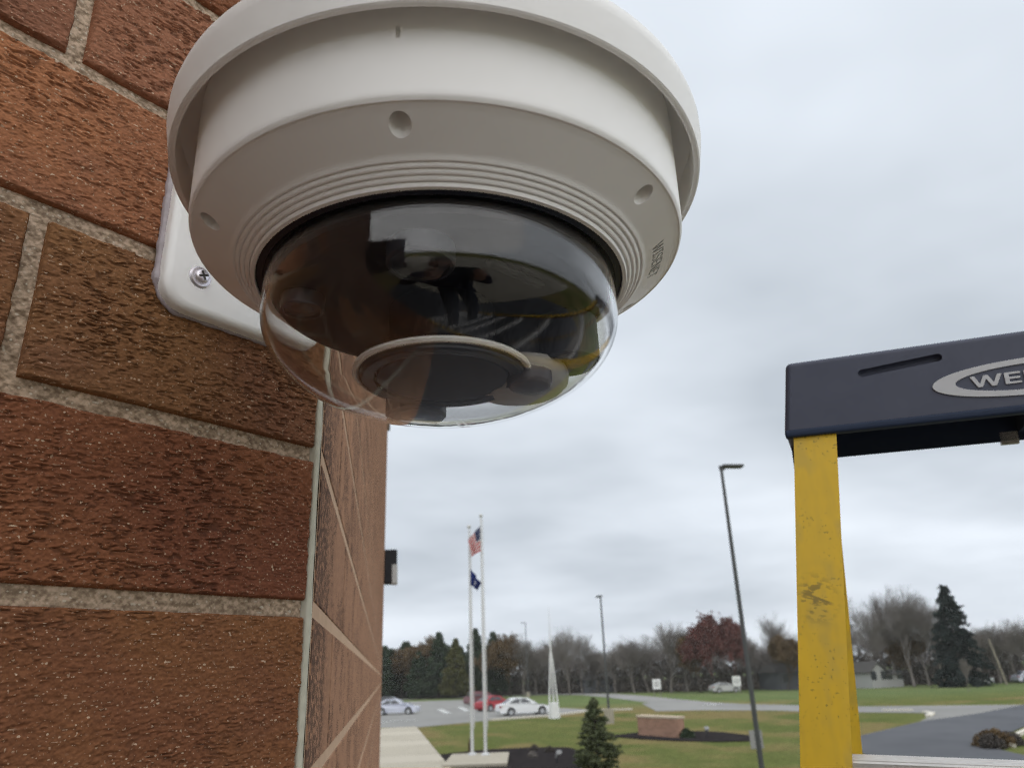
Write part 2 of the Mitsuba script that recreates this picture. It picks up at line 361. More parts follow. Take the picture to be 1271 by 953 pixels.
def hero_brick(s0, s1, z0, z1, seed, ds=0.0009, dz=0.00045):
    ns, nz = int((s1 - s0) / ds) + 1, int((z1 - z0) / dz) + 1
    s, z = np.meshgrid(np.linspace(s0, s1, ns), np.linspace(z0, z1, nz), indexing='ij')
    e = np.minimum(np.minimum(s - s0, s1 - s), np.minimum(z - z0, z1 - z))
    tl_ = tear_lines(s, z, lambda a, b, c: meshkit.noise(np.stack(np.broadcast_arrays(a, b, c), -1)), 1e6)
    h = -0.0011 * tl_
    up1 = tear_lines(s, z - 0.0009, lambda a, b, c: meshkit.noise(np.stack(np.broadcast_arrays(a, b, c), -1)), 1e6)
    h += 0.0009 * np.clip(up1 - tl_, 0, 1)                    # the lip above a tear stands proud
    h += 0.0008 * (meshkit.noise(np.stack([s * 480, z * 620, s * 0 + seed], -1), 2) - 0.5) + 0.0006 * (meshkit.noise(np.stack([s * 120, z * 190, s * 0 + seed], -1), 3) - 0.5)
    grit = meshkit.noise(np.stack([s * 560, z * 560, s * 0 + 4 * seed], -1), 14)
    h += 0.0008 * sstep(0.78, 0.95, grit)
    wob = 0.0016 * meshkit.noise(np.stack([s * 130, z * 130, s * 0 + seed], -1), 21)
    h -= 0.0030 * (1 - np.clip((e + 0.0010 - wob) / 0.0018, 0, 1)) ** 2
    v = OA + s[..., None] * d1 + z[..., None] * V(0, 0, 1) + h[..., None] * nA
    v = v.reshape(-1, 3)
    i, j = np.meshgrid(np.arange(ns - 1), np.arange(nz - 1), indexing='ij'); o = i * nz + j
    qd = np.stack([o, o + nz, o + nz + 1, o + 1], -1).reshape(-1, 4)
    f = np.vstack([qd[:, [0, 1, 2]], qd[:, [0, 2, 3]]])
    ring = np.concatenate([np.arange(ns) * nz, (ns - 1) * nz + np.arange(1, nz), (np.arange(ns - 2, -1, -1)) * nz + nz - 1, np.arange(nz - 2, 0, -1)])
    back = v[ring] - nA * 0.02; nb = len(v); k = len(ring)
    a_ = np.arange(k); b_ = (a_ + 1) % k
    side = np.vstack([np.stack([ring[a_], nb + a_, ring[b_]], 1), np.stack([ring[b_], nb + a_, nb + b_], 1)])
    return trimesh.Trimesh(np.vstack([v, back]), np.vstack([f, side]), process=False)


def simple_brick(O, d, n, s0, s1, z0, z1, ch=0.003, pr=0.0):
    """front face with bevel and the sides: 18 triangles"""
    P = lambda s, z, h: O + d * s + V(0, 0, z) + n * h
    v = [P(s0 + ch, z0 + ch, pr), P(s1 - ch, z0 + ch, pr), P(s1 - ch, z1 - ch, pr), P(s0 + ch, z1 - ch, pr)]
    v += [P(s0, z0, pr - ch), P(s1, z0, pr - ch), P(s1, z1, pr - ch), P(s0, z1, pr - ch)]
    v += [P(s0, z0, -.02), P(s1, z0, -.02), P(s1, z1, -.02), P(s0, z1, -.02)]
    f = [[0, 1, 2], [0, 2, 3]]
    for k in (0, 4):
        for i in range(4):
            j = (i + 1) % 4
            f += [[k + i, k + 4 + i, k + 4 + j], [k + i, k + 4 + j, k + j]]
    return trimesh.Trimesh(v, f, process=False)


wallA = add('wall', (lambda: (lambda s, z: (lambda v: trimesh.Trimesh(v.reshape(-1, 3), np.vstack([(lambda q: np.vstack([q[:, [0, 1, 2]], q[:, [0, 2, 3]]]))(
    (lambda o, nz: np.stack([o, o + nz, o + nz + 1, o + 1], -1).reshape(-1, 4))(np.add.outer(np.arange(s.shape[0] - 1) * s.shape[1], np.arange(s.shape[1] - 1)), s.shape[1]))]), process=False))(
    OA + s[..., None] * d1 + z[..., None] * V(0, 0, 1) + (-0.0050 + 0.0009 * (meshkit.fbm(np.stack([s * 420, z * 420, s * 0], -1), 2, 31) - 0.5) + 0.0018 * (meshkit.noise(np.stack([s * 40, z * 40, s * 0], -1), 32) - 0.5))[..., None] * nA))(
    *np.meshgrid(np.linspace(-0.12, SEND - 0.001, 360), np.linspace(3.18, 3.95, 560), indexing='ij')))(), 'm_mortar', bld, smooth=True, label='pale sandy mortar between the brown bricks beside the camera')
# the rest of that wall's mortar, round the near patch
S_END = -7.0
for (sa, sb, za, zb) in ((S_END, -0.12, 0, 7.4), (-0.12, SEND - .001, 0, 3.18), (-0.12, SEND - .001, 3.95, 7.4)):
    P = lambda s, z: OA + d1 * s + V(0, 0, z) - nA * 0.005
    add('mortar_face', trimesh.Trimesh([P(sa, za), P(sb, za), P(sb, zb), P(sa, zb)], [[0, 1, 2], [0, 2, 3]], process=False), 'm_mortar', bld)
rest_a = []
for row in range(-37, 37):                                  # row k lies between joint k-1 above and joint k below
    zt, zb = Z0 - COURSE * (row - 1), Z0 - COURSE * row + JT
    if zb < 0.02 or zt > 7.4: continue
    first = 0.126 if row % 2 == 0 else -0.0265
    ends = [SEND]
    j = first if row % 2 == 0 else first
    while j > S_END:
        ends.append(j); j -= 0.305
    for k in range(len(ends) - 1):
        s1_, s0_ = ends[k] - (0.005 if k else 0.0), ends[k + 1] + 0.005
        if 0 <= row <= 5 and s1_ > -0.05 or (row == -1 and s1_ > 0.1):
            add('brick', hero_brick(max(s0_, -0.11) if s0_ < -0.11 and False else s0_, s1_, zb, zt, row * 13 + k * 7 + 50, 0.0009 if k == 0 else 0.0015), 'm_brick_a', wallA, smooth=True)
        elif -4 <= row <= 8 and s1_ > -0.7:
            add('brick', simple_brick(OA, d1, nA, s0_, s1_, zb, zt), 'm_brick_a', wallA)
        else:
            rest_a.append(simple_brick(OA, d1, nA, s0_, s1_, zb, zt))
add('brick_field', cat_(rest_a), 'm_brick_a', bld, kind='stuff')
# face B
P = lambda t, z, h=-0.0009: OB + d2 * t + V(0, 0, z) + nB * h
wallB = add('wall', trimesh.Trimesh([P(-.004, 0), P(WALLB_END, 0), P(WALLB_END, 7.4), P(-.004, 7.4)], [[0, 1, 2], [0, 2, 3]], process=False), 'm_mortar_b', bld, label='pinkish brown brick wall running away from the corner')
rest_b = []
for row in range(-37, 37):
    zt, zb = Z0 - COURSE * (row - 1), Z0 - COURSE * row + JT
    if zb < 0.02 or zt > 7.4: continue
    t = 0.0; t1 = 0.20 if row % 2 == 0 else 0.3505
    while t < WALLB_END - 0.02:
        t1 = min(t1, WALLB_END)
        m = simple_brick(OB, d2, nB, t, t1 - 0.010, zb, zt, 0.0006)
        mid = (t + t1) / 2
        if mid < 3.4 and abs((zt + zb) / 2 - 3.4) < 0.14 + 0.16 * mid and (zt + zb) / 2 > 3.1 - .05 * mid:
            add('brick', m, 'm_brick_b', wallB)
        else:
            rest_b.append(m)
        t = t1; t1 = t + 0.305
add('brick_field', cat_(rest_b), 'm_brick_b', bld, kind='stuff')
# sealant joint in the corner
zs = np.linspace(2.9, 4.4, 300); cv = []
ex = nA * 0.62 + nB * 0.62; ex /= np.linalg.norm(ex); dirm = OB - CORNER; dirm[2] = 0
for z in zs:
    w1 = 0.0012 * (meshkit.noise(V(z * 45, 1, 0), 1) - 0.5); w2 = 0.0022 * (meshkit.noise(V(z * 60, 5, 0), 2) - 0.35)
    l, r = CORNER + d1 * (0.0006 + w1 * .5) - nA * 0.002, OB + d2 * 0.0003 - dirm * (0.10 + 60 * max(w2, 0)) - nB * 0.001
    mid = (l + r) / 2 + ex * (0.0007 + 0.001 * meshkit.noise(V(z * 25, 8, 0), 3))
    for q in (l - ex * 0.012, l, l * .6 + mid * .4 + ex * .0006, mid + ex * .0004, r * .6 + mid * .4 + ex * .0005, r, r - ex * 0.012): cv.append(q + V(0, 0, z))
n7 = 7; f = []
for i in range(len(zs) - 1):
    for k in range(n7 - 1):
        p, q = i * n7 + k, i * n7 + k + 1
        f += [[p, q, q + n7], [p, q + n7, p + n7]]
add('sealant_joint', trimesh.Trimesh(cv, f, process=False), 'm_caulk', bld, smooth=True, label='pale grey sealant bead filling the corner joint')
for za, zb in ((0, 2.9), (4.4, 7.4)):
    add('sealant_joint', extrude(Polygon([(CORNER - nA * .02)[:2], (CORNER - nA * .003)[:2], (OB - nB * .003)[:2], (OB - nB * .02)[:2]]), zb - za).apply_translation((0, 0, za)), 'm_caulk', bld)
scene['m_wing'] = princ((0.050, 0.038, 0.040), 0.9, 0.2)
# wing behind the camera, roof slab and coping, back walls
A_ = OA + d1 * S_END; W_ = A_ + nA * 3.1
E_ = OB + d2 * WALLB_END
foot = Polygon([x[:2] for x in (OB - nB * .02, OB + d2 * (WALLB_END) - nB * .02, E_ - nB * 12, E_ - nB * 12 - d2 * 26, W_ - d1 * 6, W_ - d1 * .0, A_ - nA * .02, CORNER - nA * .02)])
core = foot.buffer(-0.03)
add('wing_wall', extrude(foot.buffer(-0.004), 7.4), 'm_wing', bld)
add('coping', extrude(foot.buffer(0.06, join_style=2), 0.14).apply_translation((0, 0, 7.402)), 'm_print', bld)

# wall light near the far end of face B
wl = thing('wall_light', 'small dark wall light with frosted lens on the far edge of the brick wall', 'wall light')
FB = lambda t, h, z: OB + d2 * t + nB * h + V(0, 0, z)
frB = frame(FB(11.3, 0.0, 4.72), -d2, nB, V(0, 0, 1))       # x towards us, y out of the wall
add('housing', xf(rbox((-.14, 0.002, 0.0), (.12, .19, .49), .015), frB), 'm_black', wl, smooth=40)
add('lens', xf(rbox((-.05, .115, -.015), (.128, .200, .27), .012), frB), 'm_frost', wl, smooth=40)
scene['m_frost'] = princ((0.55, 0.56, 0.55), 0.5, 0.4)

# ------------------------------------------------------------------ wall mount and security camera
mt = thing('wall_mount', 'white wall mount plate screwed to the brick behind the dome camera', 'mount')
frA = frame(OA + V(0, 0, 3.4), d1, V(0, 0, 1), nA)          # x along the wall, y up, z out of the wall
pl = sbox(.192, .212, .305, .375).buffer(-.017).buffer(.017)
prof = [(0.000, .0010), (0.000, .0065), (-.0012, .0088), (-.0035, .0100)]
lay = []
for off, h in ((0, .0006), (0, .0066), (-.0010, .0086), (-.0026, .0098), (-.0050, .0104)):
    q = affinity.scale(pl, (0.113 + 2 * off) / .113, (.163 + 2 * off) / .163)
    lay.append(np.array([list(q.exterior.interpolate(k / 160, normalized=True).coords[0]) + [h] for k in range(160)]))
v = np.vstack(lay); f = []
for L in range(len(lay) - 1):
    for k in range(160):
        a0, b0 = L * 160 + k, L * 160 + (k + 1) % 160
        f += [[a0, b0, b0 + 160], [a0, b0 + 160, a0 + 160]]
o = (len(lay) - 1) * 160; ctr = len(v); v = np.vstack([v, [[.2485, .2935, .0106]]])
f += [[o + k, o + (k + 1) % 160, ctr] for k in range(160)]
pm = trimesh.Trimesh(v, f, process=False)
if pm.face_normals[-1, 2] < 0: pm.invert()
add('plate', xf(pm, frA), 'm_mount', mt, smooth=35)
# arm: hull chain from the plate out to the cap of the camera
AX = V(-.0309, .3182, 3.4)
axl = V(float(AX[:2] @ d1[:2]), 0, float((AX - OA)[:2] @ nA[:2]))
disc = lambda r, h, n=48: m3.Manifold.cylinder(h, r, r, n)
arm = m3.Manifold.batch_hull([m3.Manifold.cube((.034, .06, .004), True).translate((axl[0] + .012, .310, .0118)), m3.Manifold.sphere(.030, 40).translate((axl[0] + .006, .305, axl[2] * .55))])
arm2 = m3.Manifold.batch_hull([m3.Manifold.sphere(.030, 40).translate((axl[0] + .006, .305, axl[2] * .55)), disc(.05, .004).rotate((-90, 0, 0)).translate((axl[0], .272, axl[2]))])
add('arm', xf(man(arm + arm2), frA), 'm_mount', mt, smooth=35)
bead = []
for k in range(220):
    u = k / 220; q = np.array(pl.exterior.interpolate(u, normalized=True).coords[0])
    bead.append([q[0], q[1], .0002])
bp = np.array(bead); rad = 0.0007 + 0.0016 * meshkit.noise(np.c_[bp[:, :2] * 190, bp[:, 2]], 4) + 0.0014 * (bp[:, 0] < .1925)
bp = np.vstack([bp, bp[:1]])
add('sealant_bead', xf(tube(bp, np.r_[rad, rad[:1]], 8, False), frA), 'm_sealant', mt, smooth=True, label='uneven grey sealant bead around the plate')
sc = add('screw', xf(lathe([(0, .0148), (.0030, .0146), (.0042, .0138), (.0047, .0125), (.0047, .0112), (0, .0112)], 40), frA @ frame(V(.2135, .2355, 0), V(1, 0, 0), V(0, 1, 0), V(0, 0, 1))), 'm_steel', mt, smooth=40)
add('washer', xf(lathe([(.003, .0124), (.0062, .0120), (.0072, .0108), (.0072, .0104), (.003, .0104), (.003, .0124)], 48), frA @ frame(V(.2135, .2355, 0), V(1, 0, 0), V(0, 1, 0), V(0, 0, 1))), 'm_steel', sc, smooth=30)
cr = [xf(box((-.0030, -.0006, .0140), (.0030, .0006, .0152)), trimesh.transformations.rotation_matrix(t, (0, 0, 1))) for t in (0.4, 0.4 + PI / 2)]
add('cross_slot', xf(cat_(cr), frA @ frame(V(.2135, .2355, 0), V(1, 0, 0), V(0, 1, 0), V(0, 0, 1))), 'm_steel_dark', sc)

cam = thing('security_camera', 'white dome security camera with clear bubble hanging in front of the brick wall', 'security camera')
TA = frame(AX, V(1, 0, 0), V(0, 1, 0), V(0, 0, 1))
cone = lambda r: .1838 - (.1112 - r) * .63
# housing profile from the inner edge outwards
prof = [(.0833, .178), (.0833, .1665), (.0836, .1660), (.0852, .1662)]
r0, r1 = .0858, .0942
for k in range(4):                                          # four ribs around the bubble
    ra, rb = r0 + (r1 - r0) * k / 4, r0 + (r1 - r0) * (k + 1) / 4
    for t in np.linspace(0, 1, 7)[:-1]:
        r = ra + (rb - ra) * t
        prof.append((r, cone(r) - .0009 * math.sin(PI * t) ** 0.8 + .0005 - 0.0003))
prof += [(.0946, cone(.0946)), (.0955, cone(.0955))] + [(r, cone(r)) for r in np.linspace(.098, .1098, 5)]
prof += [(.1108, .1830), (.11165, .1840), (.1120, .1852), (.1121, .187), (.1125, .235), (.1120, .243), (.080, .243), (.080, .178), (.0833, .178)]
hs = toman(lathe(prof, 240))
for k in range(6):
    a = math.radians(-152.0 + 59.5 * k if k < 4 else -152 + 60 * k)
    r = .1036; nrm = V(math.cos(a) * .53, math.sin(a) * .53, -.848)
    p = V(r * math.cos(a), r * math.sin(a), cone(r))
    q = m3.Manifold.batch_hull([m3.Manifold.sphere(.0040, 32).translate(tuple(p + V(0, 0, .0085))), m3.Manifold.sphere(.0042, 32).translate(tuple(p - V(0, 0, .02)))])
    hs = hs - q
notch = m3.Manifold.cube((.0017, .0050, .0052), True).translate((0, 0, .2118))
hs = hs - notch.translate((-.0045, -.1124, 0))
add('housing', xf(man(hs), TA), 'm_housing', cam, smooth=32)
capm = lathe([(.1205, .2142), (.1212, .2137), (.1226, .2137), (.1233, .2143), (.1253, .2265), (.1253, .2310), (.1243, .2350), (.117, .2415), (.09, .249), (.05, .256), (.0, .257), (0, .250), (.05, .249), (.088, .2425), (.113, .2375), (.1212, .2330), (.1210, .2250), (.1205, .2142)], 240)
add('cap', xf(capm, TA), 'm_housing', cam, smooth=32, label='white overhanging weather cap on top of the housing')


def supere(a, b, zc, n, top, k=56):
    th = np.linspace(0, PI / 2, k)
    r, z = a * np.sin(th) ** (2 / n), zc - b * np.cos(th) ** (2 / n)
    return [(x, y) for x, y in zip(r, z)] + [(a, zc + (top - zc) * t) for t in (.35, .7, 1)]


po = supere(.0800, .0406, .1494, 2.06, .1700); pi_ = supere(.0776, .0382, .1494, 2.06, .1700)
dome = lathe(po + pi_[::-1], 220)
add('bubble', xf(dome, TA), 'm_clear', cam, smooth=50, label='clear polycarbonate bubble')
add('gasket', xf(lathe([(.0803, .1662), (.0832, .1672), (.0832, .176), (.0803, .176), (.0803, .1662)], 160), TA), 'm_gasket', cam, smooth=30, label='black rubber ring around the bubble')
add('inner_plate', xf(lathe([(0, .1585), (.066, .1585), (.070, .1592), (.0755, .1608), (.0768, .1625), (.0768, .168), (0, .168), (0, .1585)], 160), TA), 'm_liner', cam, smooth=30, label='black inner plate behind the bubble')
# centre hub with the big round cover
hub = add('centre_hub', xf(lathe([(0, .1290), (.0368, .1290), (.0368, .1272), (.0380, .1264), (.0392, .1266), (.0398, .1276), (.0393, .1289), (.0384, .1293), (0, .1293), (0, .1290)], 120), TA), 'm_hub', cam, smooth=35, label='pale grey rim of the centre hub inside the bubble')
add('hub_column', xf(lathe([(0, .1295), (.0300, .1295), (.0240, .137), (.0240, .1583), (0, .1583), (0, .1295)], 120), TA), 'm_liner', hub, smooth=35, label='black column of the hub')
add('cover_ring', xf(lathe([(.0300, .1252), (.0304, .1246), (.0352, .1244), (.0364, .1252), (.0366, .1268), (.0366, .1288), (.0300, .1288), (.0300, .1252)], 120), TA), 'm_lensring', hub, smooth=35)
add('cover_disc', xf(lathe([(0, .1250), (.0286, .1250), (.0292, .1256), (.0292, .1287), (0, .1287), (0, .1250)], 120), TA), 'm_lensglass', hub, smooth=35)


def rotz(a): return trimesh.transformations.rotation_matrix(a, (0, 0, 1))


# lens modules on the ring: near, right, far, left
for (ang, r, rad, z0, z1, mat, lab) in ((-93, .0560, .0135, .1500, .1583, 'm_lensring', 'black camera module nearest the viewer'),
                                        (16, .0600, .0150, .1360, .1583, 'm_black', 'black camera module at the right of the bubble'),
                                        (112, .0470, .0150, .1220, .1583, 'm_lensring', 'black camera module hanging lowest behind the hub'),
                                        (197, .0620, .0095, .1520, .1583, 'm_lensring', 'small black camera module at the left of the bubble')):
    o = AX + V(r * math.cos(math.radians(ang)), r * math.sin(math.radians(ang)), 0); Fr = frame(o, V(1, 0, 0), V(0, 1, 0), V(0, 0, 1))
    k = add('lens_module', xf(lathe([(0, z0 + .0012), (rad * .80, z0 + .0012), (rad * .82, z0), (rad * .93, z0), (rad, z0 + .0012), (rad, z1), (0, z1), (0, z0 + .0012)], 64), Fr), mat, cam, smooth=30, label=lab)
    add('lens', xf(lathe([(0, z0 + .0006), (rad * .4, z0 + .0009), (rad * .74, z0 + .0018), (rad * .74, z0 + .003), (0, z0 + .003), (0, z0 + .0006)], 48), Fr), 'm_smalllens', k, smooth=30)
o = AX + V(.0345, .024, 0); Fr = frame(o, V(1, 0, 0), V(0, 1, 0), V(0, 0, 1))
k = add('tilt_shroud', xf(lathe([(0, .1240), (.012, .1243), (.0190, .1262), (.0228, .1300), (.0236, .1345), (.0225, .1375), (.017, .1385), (0, .1385), (0, .1240)], 80), Fr), 'm_shroud', cam, smooth=40, label='pale grey shroud beside the hub')
add('shroud_column', xf(lathe([(0, .1387), (.0165, .1387), (.0165, .1583), (0, .1583), (0, .1387)], 64), Fr), 'm_liner', k, smooth=35)
add('lens_cover', xf(lathe([(0, .1205), (.0065, .1206), (.0092, .1215), (.0102, .1236), (.0102, .128), (0, .128), (0, .1205)], 64), frame(AX + V(.0385, .004, 0), V(1, 0, 0), V(0, 1, 0), V(0, 0, 1))), 'm_plum', k, smooth=40)
bk = cat_([xf(cbox((.066, -.006, .146), (.0735, .007, .1585), .001), rotz(math.radians(18))), xf(cbox((.060, -.004, .137), (.070, .004, .150), .001), rotz(math.radians(24)))])
add('bracket', xf(bk, TA), 'm_black', cam)
slot = xf(rbox((.046, -.016, .1560), (.050, .016, .1588), .0012, 8), rotz(math.radians(50)))
add('guide_rail', xf(cat_([slot, xf(slot, rotz(math.radians(-95)))]), TA), 'm_black', cam, smooth=40)
# printed lettering on the sloping underside, tops of the letters outwards
tx = meshkit.text_mesh('WISENET', 1.0, 0.02)
w0 = tx.bounds[:, 0]; tv = tx.vertices.copy(); R_ = .1005
x = (tv[:, 0] - (w0[0] + w0[1]) / 2) / (w0[1] - w0[0]); y = tv[:, 1]
ang = math.radians(-3.6) + x * math.radians(17.5)
r = R_ - .0026 + y * .0052
zz = cone(r) - 0.00025 * tv[:, 2] / 0.02 - 0.0001
tm = trimesh.Trimesh(np.stack([r * np.cos(ang), r * np.sin(ang), zz], -1), tx.faces, process=False)
add('lettering', xf(tm, TA), 'm_print', cam, label='grey printed maker name on the underside')

# ------------------------------------------------------------------ step ladder
SC = V(0.23446187, 0.63594996, 3.58442222) + V(0.92392483, -0.3810922, -0.03363985) * (.021 - .0934 * .135) + V(-0.38239152, -0.92262291, -0.05043502) * (.2427 * .135) - V(0.0118165, -0.05946176, 0.99816064) * .135


def scuffed(p, n, uv):
    c = mix(mi.Color3f(0.74, 0.475, 0.016), mi.Color3f(0.60, 0.40, 0.036), fbm(p.x * 160, p.y * 160, p.z * 7, 4))
    c = mix(c, mi.Color3f(0.50, 0.36, 0.07), 0.5 * smoothstep(0.5, 0.75, fbm(p.x * 70, p.y * 70, p.z * 30, 3)))
    specks = 0.5 * smoothstep(0.645, 0.76, fbm(p.x * 520, p.y * 520, p.z * 380, 3)) * smoothstep(0.44, 0.66, fbm(p.x * 45, p.y * 45, p.z * 26 + 3, 3))
    d = dr.sqrt(dr.square(p.x - SC[0]) + dr.square(p.y - SC[1]) + dr.square((p.z - SC[2]) * 0.8))
    scuff = smoothstep(0.020, 0.006, d) * smoothstep(0.50, 0.60, fbm(p.x * 230 + p.z * 120, p.y * 120, p.z * 330, 3))
    line = smoothstep(0.0016, 0.0006, abs(p.z - SC[2] + 0.55 * (p.x - SC[0]))) * smoothstep(0.014, 0.009, d)
    return mix(c, mi.Color3f(0.07, 0.055, 0.03), dr.maximum(specks, 0.62 * dr.maximum(scuff, line)))


scene['m_ladder_yellow'] = princ(proc(scuffed), 0.45, 0.4)
scene['m_ladder_cap'] = princ(proc(lambda p, n, uv: mix(mi.Color3f(0.066, 0.076, 0.114), mi.Color3f(0.082, 0.092, 0.132), fbm(p.x * 50, p.y * 50, p.z * 50, 3))), 0.5, 0.4,
                              bump=proc(lambda p, n, uv: fbm(p.x * 900, p.y * 900, p.z * 900, 2), 4e-4), bscale=0.0001)
scene['m_ladder_dark'] = princ((0.020, 0.034, 0.070), 0.6, 0.3)
scene['m_silver'] = princ((0.56, 0.575, 0.60), 0.45, 0.4)
scene['m_alu'] = princ(proc(lambda p, n, uv: mix(mi.Color3f(0.55, 0.54, 0.52), mi.Color3f(0.70, 0.69, 0.67), fbm(p.x * 80, p.y * 200, p.z * 40, 3))), 0.4, 0.5, 0.55)
lad = thing('step_ladder', 'yellow fibreglass step ladder with a dark blue top cap at the right', 'ladder')
LW = V(0.92392483, -0.3810922, -0.03363985); LN = V(-0.38239152, -0.92262291, -0.05043502); LZ = V(0.0118165, -0.05946176, 0.99816064)
FL = frame(V(0.23446187, 0.63594996, 0.18442222) + V(0, 0, 3.4), LW, LN, LZ)     # x across, y towards the climber, z up; origin = cap's lower left front corner
CW, CH, CD = 0.385, 0.0650, 0.112
sph = lambda r: m3.Manifold.sphere(r, 20)
def rhull(pts, r): return m3.Manifold.batch_hull([sph(r).translate(tuple(p)) for p in pts])
r_ = .005
shell = rhull([(r_ + dx * t, -r_ - 0 * t, z) if s == 0 else (CW - r_ - dx * t, -r_, z) for s in (0, 1) for z, t, dx in ((r_, 0, .0075), (CH - r_, 1, .0075))] +
              [(r_ + .0075 * t, -CD + r_, z) if s == 0 else (CW - r_ - .0075 * t, -CD + r_, z) for s in (0, 1) for z, t in ((r_ - .001, 0), (CH - r_, 1))], r_)
hollow = m3.Manifold.cube((CW - .016, CD - .016, CH)).translate((.008, -CD + .008, -.012))
slotc = rhull([(.0700, 0.0, .0505), (.1210, 0.0, .0505)], .0032)
slotd = m3.Manifold.batch_hull([sph(.0032).translate((.068, .002, .0465)), sph(.0032).translate((.126, .002, .0515)), sph(.0034).translate((.068, -.004, .0465)), sph(.0034).translate((.126, -.004, .0515))])
oval = m3.Manifold.cylinder(.0016, 1, 1, 72).scale((.0755, .0157, 1)).rotate((-90, 0, 0)).translate((.1925, -.0010, .0285))
cap_m = shell - hollow - slotd
top = add('top_cap', xf(man(cap_m), FL), 'm_ladder_cap', lad, smooth=35, label='dark blue moulded top cap')
skirt = m3.Manifold.cube((CW - .04, .004, .026)).translate((.02, -CD + .006, -.004)) + m3.Manifold.cube((.004, CD - .03, .02)).translate((.19, -CD + .012, .002))
add('tray_skirt', xf(man(skirt), FL), 'm_ladder_dark', top)
add('lower_lip', xf(rbox((.0, -.010, -.0020), (CW, .0008, .0045), .002, 10), FL), 'm_ladder_dark', top, smooth=40)
add('side_flange', xf(box((.0015, -.085, -.020), (.0050, -.054, .006)), FL), 'm_ladder_dark', top)
add('latch', xf(box((.176, -CD + .004, -.0068), (.190, -CD + .010, .004)), FL), 'm_alu', top)
ovp = affinity.scale(Point(0, 0).buffer(1, 48), .0745, .0150); ovi = affinity.scale(Point(0, 0).buffer(1, 48), .0580, .0106)
fo = FL @ frame(V(.1925, .0004, .0265), V(1, 0, 0), V(0, 0, 1), V(0, -1, 0))
bd = extrude(ovp.difference(ovi), .0012); bd.apply_translation((0, 0, -.0012))
bg = add('badge', xf(bd, fo), 'm_silver', top, label='silver oval maker badge')
t2 = meshkit.text_mesh('WERNER', .0088, .0012, bold=True); t2.apply_scale((1.30, 1, 1)); b2 = t2.bounds
t2.apply_translation((-(b2[0, 0] + b2[1, 0]) / 2, -.0044, -.0012))
t2.vertices[:, 0] *= .094 / (b2[1, 0] - b2[0, 0])
add('lettering', xf(t2, fo), 'm_silver', bg)
AS, SP = 0.2427, 0.0934
ZLOW = 3.60


def chan(m, mirror=False):
    """front rail: C channel (front flange, web, rear flange), leaning towards the climber and splaying out"""
    prof = Polygon([(.0067, -.004), (.0410, -.004), (.0410, -.0085), (.0105, -.0085), (.0105, -.0460), (.0265, -.0460), (.0265, -.0500), (.0067, -.0500)])
    e = extrude(prof, 1.0); v = e.vertices.copy()
    h = .004 - v[:, 2] * ZLOW
    drop = -h
    x = v[:, 0] - SP * drop; y = v[:, 1] + AS * np.maximum(drop, -.01)
    if mirror: x = CW - x
    return trimesh.Trimesh(np.stack([x, y, h], -1), e.faces[:, ::-1] if not mirror else e.faces, process=False)


for mi_ in (False, True):
    add('front_rail', xf(chan(None, mi_), FL), 'm_ladder_yellow', lad, smooth=25)


def rear(mirror):
    prof = Polygon([(.012, -.100), (.0365, -.100), (.0365, -.104), (.016, -.104), (.016, -.078), (.012, -.078)])
    e = extrude(prof, 1.0); v = e.vertices.copy(); h = .002 - v[:, 2] * 3.56; drop = -h
    x = v[:, 0] - .05 * drop; y = v[:, 1] - .30 * np.maximum(drop, -.01)
    if mirror: x = CW - x
    return trimesh.Trimesh(np.stack([x, y, h], -1), e.faces, process=False)


# rear rails stand almost upright right behind the front ones near the cap
for mi_ in (False, True):
    add('rear_rail', xf(rear(mi_), FL), 'm_ladder_yellow', lad, smooth=25)
for k in range(11):
    drop = .2480 + .305 * k
    if drop > 3.4: break
    x0, x1 = .0112 - SP * drop, CW - .0112 + SP * drop; y = AS * drop
    step = [cbox((x0, y - .0440, -drop - .004), (x1, y - .013, -drop), .0012), cbox((x0, y - .0130, -drop - .028), (x1, y - .0095, -drop + .001), .001), cbox((x0, y - .0455, -drop - .028), (x1, y - .0440, -drop - .002), .0006)]
    step += [cbox((x0, y - yy - .0035, -drop - .001), (x1, y - yy, -drop + .0016), .0006) for yy in np.arange(.016, .040, .0065)]
    add('step', xf(cat_(step), FL), 'm_alu', lad)
for k in range(4):
    drop = .5 + .8 * k; y = -.09 - .30 * drop
    add('rear_brace', xf(cbox((.03 - .05 * drop, y - .012, -drop - .018), (CW - .03 + .05 * drop, y - .008, -drop + .018), .001), FL), 'm_alu', lad)


# ------------------------------------------------------------------ trees
def prisms(P0, P1, R0, R1, n=3):
    P0, P1, R0, R1 = map(np.asarray, (P0, P1, R0, R1))
    t = P1 - P0; t = t / (np.linalg.norm(t, axis=1, keepdims=True) + 1e-9)
    ref = np.where(np.abs(t[:, 2:]) < .9, V(0, 0, 1), V(1, 0, 0)); a = np.cross(t, ref); a /= np.linalg.norm(a, axis=1, keepdims=True); b = np.cross(t, a)
    th = np.arange(n) * 2 * PI / n; ring = np.cos(th)[None, :, None] * a[:, None] + np.sin(th)[None, :, None] * b[:, None]
    v = np.concatenate([P0[:, None] + ring * R0[:, None, None], P1[:, None] + ring * R1[:, None, None]], 1).reshape(-1, 3)
    o = np.arange(len(P0))[:, None] * 2 * n; f = []
    for k in range(n):
        k2 = (k + 1) % n
        f += [np.hstack([o + k, o + k2, o + n + k2]), np.hstack([o + k, o + n + k2, o + n + k])]
    return trimesh.Trimesh(v, np.vstack(f), process=False)


